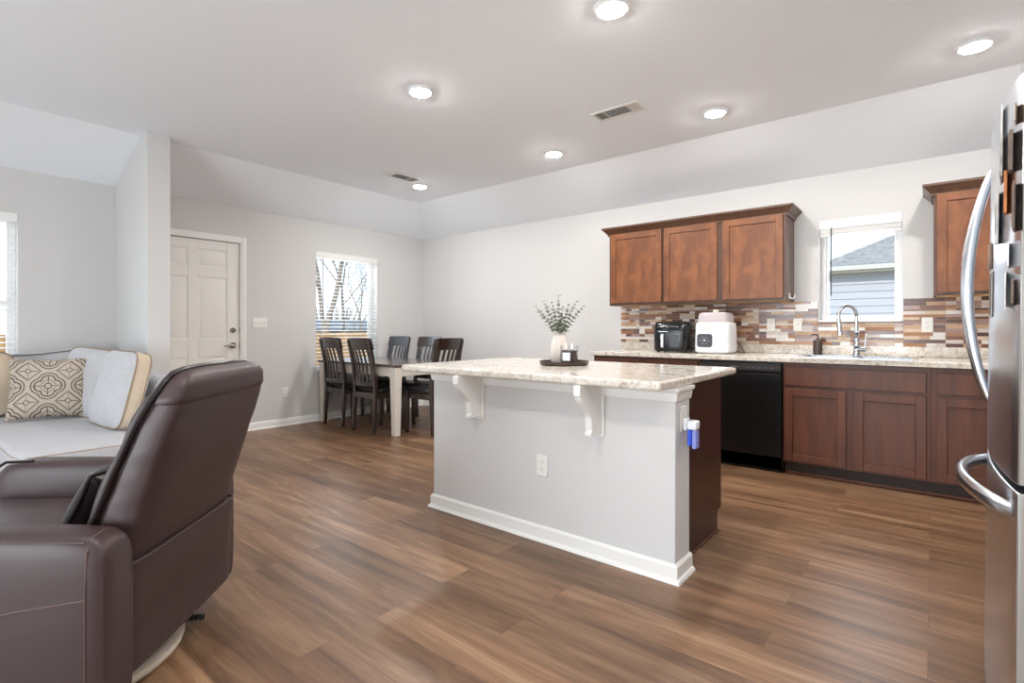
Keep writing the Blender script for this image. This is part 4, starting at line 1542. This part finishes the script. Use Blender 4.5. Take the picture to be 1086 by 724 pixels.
# flap over the lower half of the back
fl = lerp_levels(ctrl, [0.15 + 0.305 * k / 14 for k in range(15)])
fl = [(z - 0.012 if i == 0 else z, a + 0.012, b + 0.06, c + 0.006) for i, (z, a, b, c) in enumerate(fl)]
shell(fl, 'back_flap', L, crease=0.004, p=8)
mb = MB()
mb.tube([(x, y, z + 0.002) for x, y, z in sec((fl[-1][1] + fl[-1][2]) / 2, 0, fl[-1][0], (fl[-1][1] - fl[-1][2]) / 2 - 0.004, fl[-1][3] - 0.004, 8, 44)], 0.005, 6, closed=True)
mb.build('flap_hem', L, r, world=False)
# padded front of the back
cf = []
for z, xr, xf, hw in lerp_levels(ctrl, [0.46 + 0.51 * k / 20 for k in range(21)]):
    cf.append((z, xf + 0.02, xf - 0.030 - 0.006 * math.sin(z * 30), hw - 0.012))
cf.append((0.992, 0.485, 0.45, 0.20))
shell(cf, 'back_cushion', L, crease=0.004, p=4)
mb = MB()
pp = []
for s in (-1, 1):
    seq = [(xf + 0.012, s * (hw + 0.002), z) for z, xr, xf, hw in lerp_levels(ctrl, [0.47 + 0.455 * k / 24 for k in range(25)])]
    seq += [(0.472, s * 0.270, 0.968), (0.482, s * 0.245, 0.992), (0.488, s * 0.20, 1.002), (0.494, s * 0.1, 1.006)]
    pp = seq if s < 0 else pp + seq[::-1]
mb.tube(pp, 0.009, 8)
mb.build('piping', M['piping'], r, world=False)
# arms
for s in (-1, 1):
    mb = MB(); rings = []
    yc_ = s * 0.372
    prof = [(-0.535, 0.12, 0.46, 0.045), (-0.53, 0.105, 0.53, 0.055), (-0.515, 0.10, 0.57, 0.060), (-0.48, 0.095, 0.60, 0.064), (-0.42, 0.09, 0.612, 0.066), (-0.2, 0.09, 0.612, 0.066), (0.1, 0.09, 0.606, 0.066), (0.30, 0.09, 0.60, 0.066), (0.375, 0.09, 0.592, 0.066), (0.405, 0.095, 0.575, 0.063), (0.415, 0.10, 0.56, 0.058)]
    for x, z0, z1, hw in prof:
        x = x - (0.07 if s > 0 and x > 0.2 else 0)
        z1 = z1 - 0.012
        rg = sec(0, 0, 0, hw, (z1 - z0) / 2, 5.0, 36)
        rings.append([(x, yc_ + a, (z0 + z1) / 2 + b) for a, b, _ in rg])
    mb.loft(rings)
    arm = mb.build('arm', L, r, world=False, angle=60)
    mb = MB()
    yo = s * (0.372 + 0.0665)
    xs_ = 0.375 if s < 0 else 0.30
    mb.tube([(xs_, yo, 0.10), (xs_, yo, 0.45), (xs_, yo - s * 0.006, 0.545), (xs_, yo - s * 0.03, 0.578), (xs_, s * 0.372, 0.581)], 0.0022, 6)
    mb.tube([(xs_, yo, 0.425), (0.2, yo, 0.40), (0.05, yo, 0.365), (-0.12, yo, 0.338), (-0.3, yo, 0.325), (-0.5, yo - s * 0.004, 0.322)], 0.0022, 6)
    mb.tube([(xs_ - 0.01, yo - s * 0.012, 0.568), (0.1, yo - s * 0.012, 0.576), (-0.2, yo - s * 0.012, 0.582), (-0.42, yo - s * 0.012, 0.582)], 0.0022, 6)
    mb.build('seam', M['thread'], arm, world=False)
    mb = MB()
    mb.tube([(-0.532, s * 0.312, 0.12), (-0.532, s * 0.308, 0.50), (-0.505, s * 0.306, 0.575), (-0.46, s * 0.306, 0.603), (-0.36, s * 0.306, 0.606)], 0.006, 6)
    mb.build('piping', M['piping'], arm, world=False)
mb = MB(); soft_box(mb, -0.57, 0.16, -0.298, 0.298, 0.30, 0.475, r=0.05, puff=0.02, p=9, n=48); mb.build('seat', L, r, world=False)
mb = MB(); soft_box(mb, -0.585, -0.50, -0.295, 0.295, 0.12, 0.32, r=0.03, p=9, n=40); mb.build('footrest', L, r, world=False)
mb = MB(); mb.box(-0.48, 0.20, -0.29, 0.29, 0.11, 0.30); mb.build('chassis', M['black'], r, world=False)
mb = MB()
pts = [(0.312 * math.cos(2 * math.pi * k / 48), 0.312 * math.sin(2 * math.pi * k / 48), 0.0205) for k in range(48)]
mb.tube(pts, 0.0195, 10, closed=True, sx=1.25)
for a in (0.4, 0.4 + math.pi / 2):
    mb.box(-0.31, 0.31, -0.022, 0.022, 0.006, 0.032, Matrix.Rotation(a, 4, 'Z'))
mb.cyl((0, 0, 0.02), (0, 0, 0.112), 0.045, seg=20)
mb.build('swivel_base', M['ringwood'], r, world=False)
mb = MB()
pts = [(0.20 + 0.155 * k / 40, 0.12 + 0.06 * k / 40, 0.048 + 0.006 * math.sin(k * 0.1)) for k in range(41)]
mb.tube(pts, [0.011 + 0.004 * math.sin(k * 1.9) for k in range(41)], 8)
mb.tube([(0.20, 0.12, 0.048), (0.15, 0.10, 0.08), (0.08, 0.08, 0.12)], 0.012, 8)
mb.build('power_cord', M['black'], r, world=False)

pw = Matrix.Translation((rl.x, rl.y, 0)) @ Matrix.Rotation(ang, 4, 'Z')
pm = pw @ Matrix.Translation((0.155, 0.0, 0.578)) @ Matrix.Rotation(rr(-90), 4, 'Z') @ Matrix.Rotation(rr(-26), 4, 'X')
o = thing('lumbar_pillow', pm.to_translation(), 'small shiny dark brown leather pillow on the recliner seat', 'pillow', rot=pm.to_euler())
mb = MB()
mb.grid(pillow_f(0.36, 0.215, 0.11, -1, 0.012, 3.0), 30, 24); mb.grid(pillow_f(0.36, 0.215, 0.11, 1, 0.012, 6.0), 30, 24)
mb.merge(1e-4); mb.build('pillow_cover', M['leather_black'], o, world=False, angle=80)
mb = MB()
edge = [(0.18 * a * (1 - 0.07 * (1 - b * b)), 0, 0.1075 * b * (1 - 0.07 * (1 - a * a))) for a, b in [(-1 + k / 8, -1) for k in range(16)] + [(1, -1 + k / 8) for k in range(16)] + [(1 - k / 8, 1) for k in range(16)] + [(-1, 1 - k / 8) for k in range(16)]]
mb.tube(edge, 0.006, 6, closed=True); mb.build('piping', M['piping'], o, world=False)

# ------------------------------------------------------------------ counter appliances
def rrect(x0, x1, y0, y1, z, p=6, n=48):
    return sec((x0 + x1) / 2, (y0 + y1) / 2, z, (x1 - x0) / 2, (y1 - y0) / 2, p, n)


r = thing('air_fryer', (-1.905, 4.79, 0.9055), 'glossy black air fryer on the counter below the leftmost wall cabinet', 'air fryer', rz=rr(6))
mb = MB()
mb.loft([rrect(-0.155, 0.155, -0.15, 0.16, 0.012), rrect(-0.163, 0.163, -0.16, 0.17, 0.03), rrect(-0.165, 0.165, -0.162, 0.172, 0.20), rrect(-0.163, 0.163, -0.155, 0.17, 0.25), rrect(-0.155, 0.155, -0.14, 0.16, 0.276), rrect(-0.14, 0.14, -0.12, 0.145, 0.287), rrect(-0.09, 0.09, -0.08, 0.10, 0.29)])
mb.build('housing', M['black_gloss'], r, world=False)
mb = MB(); mb.loft([rrect(-0.125, 0.125, -0.172, -0.12, 0.02, 8), rrect(-0.125, 0.125, -0.174, -0.12, 0.185, 8)]); mb.build('basket_drawer', M['black_gloss'], r, bevel=0.004, world=False)
mb = MB(); mb.box(-0.078, -0.045, -0.198, -0.172, 0.045, 0.175); mb.build('basket_handle', M['steel'], r, bevel=0.008, seg=3, world=False)
mb = MB(); mb.box(0.0, 0.085, -0.1765, -0.1735, 0.05, 0.165); mb.build('basket_window', M['grey_dark'], r, bevel=0.004, world=False)
mb = MB(); mb.box(-0.105, -0.02, -0.1655, -0.155, 0.192, 0.197); mb.build('brand_mark', M['steel'], r, world=False)
mb = MB(); mb.tube([(0.02 * math.cos(a) - 0.04, -0.1625, 0.228 + 0.02 * math.sin(a)) for a in [2 * math.pi * k / 20 for k in range(20)]], 0.0016, 6, closed=True)
for q in range(4):
    mb.box(-0.115 + q * 0.012, -0.109 + q * 0.012, -0.1625, -0.1595, 0.235, 0.238)
    mb.box(0.0 + q * 0.022, 0.008 + q * 0.022, -0.1635, -0.1595, 0.243 - q * 0.002, 0.246 - q * 0.002)
mb.build('display_marks', M['steel'], r, world=False)
mb = MB()
for a in (-0.12, 0.12):
    for b in (-0.11, 0.12):
        MB().cyl((a, b, 0.0), (a, b, 0.014), 0.014, seg=12).build('foot', M['black'], r, world=False)
mb = MB(); mb.tube([(0.10, 0.17, 0.08), (0.13, 0.21, 0.03), (0.17, 0.22, 0.006), (0.20, 0.24, 0.006), (0.19, 0.29, 0.05), (0.07, 0.295, 0.20), (0.02, 0.29, 0.22)], 0.0035, 6); mb.build('power_cord', M['black'], r, world=False)

r = thing('bottle_sterilizer', (-1.525, 4.80, 0.9055), 'white countertop appliance with smoky clear lid beside the air fryer', 'appliance')
mb = MB()
mb.loft([rrect(-0.135, 0.135, -0.13, 0.13, 0.004), rrect(-0.152, 0.152, -0.148, 0.148, 0.02), rrect(-0.154, 0.154, -0.15, 0.15, 0.06), rrect(-0.150, 0.150, -0.146, 0.146, 0.24), rrect(-0.145, 0.145, -0.142, 0.142, 0.268), rrect(-0.138, 0.138, -0.135, 0.135, 0.275)])
mb.build('housing', M['white_plastic'], r, world=False)
mb = MB(); mb.loft([rrect(-0.132, 0.132, -0.128, 0.128, 0.2755), rrect(-0.130, 0.130, -0.126, 0.126, 0.33), rrect(-0.122, 0.122, -0.118, 0.118, 0.355), rrect(-0.105, 0.105, -0.10, 0.10, 0.366), rrect(-0.05, 0.05, -0.05, 0.05, 0.369)])
mb.build('lid', M['lid_clear'], r, world=False)
mb = MB(); mb.lathe([(0.024, 0.369), (0.026, 0.385), (0.022, 0.391), (0.01, 0.393)], 20); mb.build('lid_knob', mat('cream_knob', srgb(228, 220, 198), 0.4), r, world=False)
mb = MB(); mb.loft([[(x, -0.1465, z) for x, z, _ in sec(-0.052, 0.115, 0, 0.068, 0.06, 6, 40)], [(x, -0.1535, z) for x, z, _ in sec(-0.052, 0.115, 0, 0.066, 0.058, 6, 40)]])
pn = mb.build('control_panel', M['grey_dark'], r, world=False)
mb = MB(); mb.cyl((-0.052, -0.1536, 0.118), (-0.052, -0.155, 0.118), 0.008, seg=16)
for a in range(6):
    q = a / 6 * 2 * math.pi
    mb.cyl((-0.052 + 0.032 * math.cos(q), -0.1536, 0.115 + 0.03 * math.sin(q)), (-0.052 + 0.032 * math.cos(q), -0.1545, 0.115 + 0.03 * math.sin(q)), 0.003, seg=8)
mb.build('button', M['white_plastic'], pn, world=False)
mb = MB()
for k in range(4):
    for j in range(2):
        mb.box(-0.08 + k * 0.022, -0.066 + k * 0.022, -0.1475, -0.144, 0.225 - j * 0.015, 0.229 - j * 0.015)
mb.build('printed_marks', M['nickel'], r, world=False)
mb = MB(); mb.tube([(0.13, 0.10, 0.03), (0.175, 0.12, 0.008), (0.20, 0.17, 0.006), (0.17, 0.24, 0.02), (0.12, 0.28, 0.08), (0.0, 0.295, 0.14), (-0.2, 0.296, 0.19), (-0.38, 0.295, 0.225)], 0.0035, 6); mb.build('power_cord', M['piping'], r, world=False)

# ------------------------------------------------------------------ tray, vase, candle
TRX, TRY, TRZ = -1.755, 2.665, 0.9055
mb = MB(); mb.lathe([(0.0, 0.0), (0.138, 0.0), (0.148, 0.006), (0.151, 0.024), (0.145, 0.024), (0.141, 0.010), (0.0, 0.009)], 48, (TRX, TRY, TRZ))
tag(mb.merge().build('round_tray', M['tray']), 'round dark wooden tray on the island countertop', 'tray')
VX, VY, VZ = -1.80, 2.68, TRZ + 0.0105
ribs = lambda a, z: 1 + 0.045 * math.cos(a * 20) * (1 if 0.004 < z < 0.166 else 0)
mb = MB(); mb.lathe([(0.0, 0.0), (0.044, 0.0), (0.050, 0.006), (0.056, 0.04), (0.056, 0.075), (0.050, 0.115), (0.042, 0.145), (0.036, 0.165), (0.038, 0.172), (0.033, 0.172), (0.031, 0.160), (0.031, 0.10), (0.0, 0.10)], 132, (VX, VY, VZ), ribs)
tag(mb.merge().build('ribbed_vase', M['vase'], angle=60), 'white ribbed ceramic vase holding eucalyptus on the round tray', 'vase')
rnd = random.Random(21)
angs = [(-0.66, 0.215), (-0.42, 0.225), (-0.22, 0.20), (-0.02, 0.235), (0.10, 0.17), (0.26, 0.19), (0.44, 0.225), (0.66, 0.215)]
for i, (lean, ln) in enumerate(angs):
    base = Vector((VX + Rv.x * lean * 0.022, VY + Rv.y * lean * 0.022, VZ + 0.104))
    depth = rnd.uniform(-0.25, 0.25)
    dirn = (Rv * math.sin(lean) + Fv * depth + Vector((0, 0, math.cos(lean)))).normalized()
    pts = []
    L_ = ln + 0.065
    up0 = Vector((0, 0, 1))
    p = base.copy()
    for k in range(13):
        pts.append(p.copy())
        t = k / 12
        p = p + (up0.lerp(dirn, min(1, 0.25 + t * 1.3)).normalized()) * L_ / 12
    s_ = MB(); s_.tube(pts, [0.0022 - 0.0013 * k / 12 for k in range(13)], 6)
    st = s_.build('eucalyptus_stem', M['stem'])
    tag(st, 'grey green eucalyptus stem standing in the ribbed white vase', 'plant stem', 'eucalyptus stems in the vase')
    mb = MB()
    for k in range(4, 13):
        t = pts[k] - pts[k - 1]
        t.normalize()
        for w in range(6 if k < 11 else 2):
            a = rnd.uniform(0, 2 * math.pi)
            o1 = t.orthogonal().normalized()
            o2 = t.cross(o1)
            out = (o1 * math.cos(a) + o2 * math.sin(a) + t * 0.5).normalized()
            sz = rnd.uniform(0.015, 0.023) * (1.12 - 0.5 * (k - 4) / 9)
            sd = out.cross(t).normalized()
            c0 = pts[k] + t * rnd.uniform(-0.006, 0.006)
            nrm = sd.cross(out)
            front = [c0, c0 + out * sz * 0.45 + sd * sz * 0.42 + nrm * sz * .08, c0 + out * sz * 0.95 + sd * sz * 0.40, c0 + out * sz * 1.35, c0 + out * sz * 0.95 - sd * sz * 0.40, c0 + out * sz * 0.45 - sd * sz * 0.42 + nrm * sz * .08]
            mb.prism(front, nrm * 0.0006)
    mb.build('leaves', M['leaf'], st)

JX, JY, JZ = -1.692, 2.625, TRZ + 0.0105
r = thing('candle_jar', (JX, JY, JZ), 'lit dark candle in a clear glass jar with white label on the tray', 'candle')
mb = MB(); mb.lathe([(0.0, 0.0), (0.047, 0.0), (0.05, 0.004), (0.05, 0.108), (0.047, 0.108), (0.0465, 0.006), (0.0, 0.006)], 36, (JX, JY, JZ)); mb.merge().build('jar', M['jar'], r)
mb = MB(); mb.lathe([(0.0, 0.0068), (0.0458, 0.0068), (0.0458, 0.080), (0.0, 0.079)], 32, (JX, JY, JZ)); mb.merge().build('wax', M['wax'], r)
mb = MB()
a0 = math.atan2(-JY, -JX) - 0.35
for k in range(8):
    a, b = a0 - 0.55 + k * 1.0 / 8, a0 - 0.55 + (k + 1) * 1.0 / 8
    mb.quad((JX + 0.0504 * math.cos(a), JY + 0.0504 * math.sin(a), JZ + 0.02), (JX + 0.0504 * math.cos(b), JY + 0.0504 * math.sin(b), JZ + 0.02), (JX + 0.0504 * math.cos(b), JY + 0.0504 * math.sin(b), JZ + 0.068), (JX + 0.0504 * math.cos(a), JY + 0.0504 * math.sin(a), JZ + 0.068))
mb.merge().build('label', M['white_plastic'], r)
for q in (-0.020, 0.016):
    c = (JX + Rv.x * q, JY + Rv.y * q, JZ + 0.08)
    mb = MB(); mb.cyl((c[0], c[1], c[2] - 0.002), (c[0], c[1], c[2] + 0.012), 0.0012, seg=6); wk = mb.build('wick', M['black'], r)
    mb = MB(); mb.lathe([(0.001, 0.008), (0.0042, 0.014), (0.0046, 0.020), (0.003, 0.030), (0.0006, 0.040)], 12, c); mb.build('flame', M['flame'], wk)

# ------------------------------------------------------------------ ceiling lights and vents
LABELS = ['recessed ceiling light at the top edge, above the island counter end', 'recessed ceiling light at the upper right, nearest the fridge', 'recessed ceiling light left of centre, above the left end of the island',
          'recessed ceiling light right of the ceiling vent, in front of the wall cabinets', 'recessed ceiling light in the middle of the kitchen row, left of the near vent', 'recessed ceiling light beside the dining area vent, farthest away',
          'added unseen ceiling light behind the camera, right row', 'added unseen ceiling light behind the camera, middle row']  # the last pair are added out of view to brighten the room
for (x, y), lab in zip([(-1.257, 2.34), (0.183, 3.95), (-2.702, 2.34), (-1.262, 3.95), (-2.708, 3.94), (-4.50, 3.89), (0.183, 0.4), (-1.26, 0.2)], LABELS):
    t = thing('ceiling_light', (x, y, ZC - 0.0235), lab, 'ceiling light', group='recessed ceiling lights')
    mb = MB(); mb.lathe([(0.068, -0.0165), (0.078, -0.0155), (0.090, -0.005), (0.093, -0.0005), (0.06, -0.0005)], 36, (x, y, ZC)); mb.build('trim_ring', M['white_plastic'], t)
    mb = MB(); mb.lathe([(0.066, -0.006), (0.0675, -0.0165), (0.064, -0.0195), (0.045, -0.0225), (0.02, -0.0235), (0.004, -0.0235)], 36, (x, y, ZC)); mb.build('lens', M['lens'], t)


def vent(loc, rz, L_, W_, label):
    o = thing('ceiling_vent', loc, label, 'vent', rz)
    mb = MB()
    f_ = 0.022
    xs = [-L_ / 2 + f_, -L_ / 2 + f_ + 0.23 * (L_ - 2 * f_), -L_ / 2 + f_ + 0.77 * (L_ - 2 * f_), L_ / 2 - f_]
    mb.box(-L_ / 2, L_ / 2, -W_ / 2, -W_ / 2 + f_, -0.010, -0.0005); mb.box(-L_ / 2, L_ / 2, W_ / 2 - f_, W_ / 2, -0.010, -0.0005)
    mb.box(-L_ / 2, xs[0], -W_ / 2 + f_, W_ / 2 - f_, -0.010, -0.0005); mb.box(xs[3], L_ / 2, -W_ / 2 + f_, W_ / 2 - f_, -0.010, -0.0005)
    for k in (1, 2):
        mb.box(xs[k] - 0.005, xs[k] + 0.005, -W_ / 2 + f_, W_ / 2 - f_, -0.010, -0.0005)
    mb.build('vent_frame', M['vent'], o, bevel=0.003, world=False)
    MB().box(xs[0], xs[3], -W_ / 2 + f_, W_ / 2 - f_, -0.0025, -0.0006).build('duct_opening', M['vent_dark'], o, world=False)
    mb = MB()
    n = 7
    for k in range(n):
        y = -W_ / 2 + f_ + (k + 0.5) * (W_ - 2 * f_) / n
        R1 = Matrix.Translation((0, y, -0.006)) @ Matrix.Rotation(rr(35), 4, 'X')
        mb.box(xs[1] + 0.006, xs[2] - 0.006, -0.006, 0.006, -0.0005, 0.0005, R1)
    for (a, b, sg) in ((xs[0], xs[1] - 0.006, 1), (xs[2] + 0.006, xs[3], -1)):
        for k in range(6):
            x = a + (k + 0.5) * (b - a) / 6
            R1 = Matrix.Translation((x, 0, -0.006)) @ Matrix.Rotation(rr(35 * sg), 4, 'Y')
            mb.box(-0.006, 0.006, -W_ / 2 + f_, W_ / 2 - f_, -0.0005, 0.0005, R1)
    mb.build('louvers', M['vent'], o, world=False)
    return o


vent((-1.815, 3.48, ZC), 0, 0.38, 0.17, 'white ceiling vent above the kitchen between two recessed lights')
vent((-4.375, 3.52, ZC), math.pi / 2, 0.42, 0.17, 'white ceiling vent above the dining table, seen edge on')
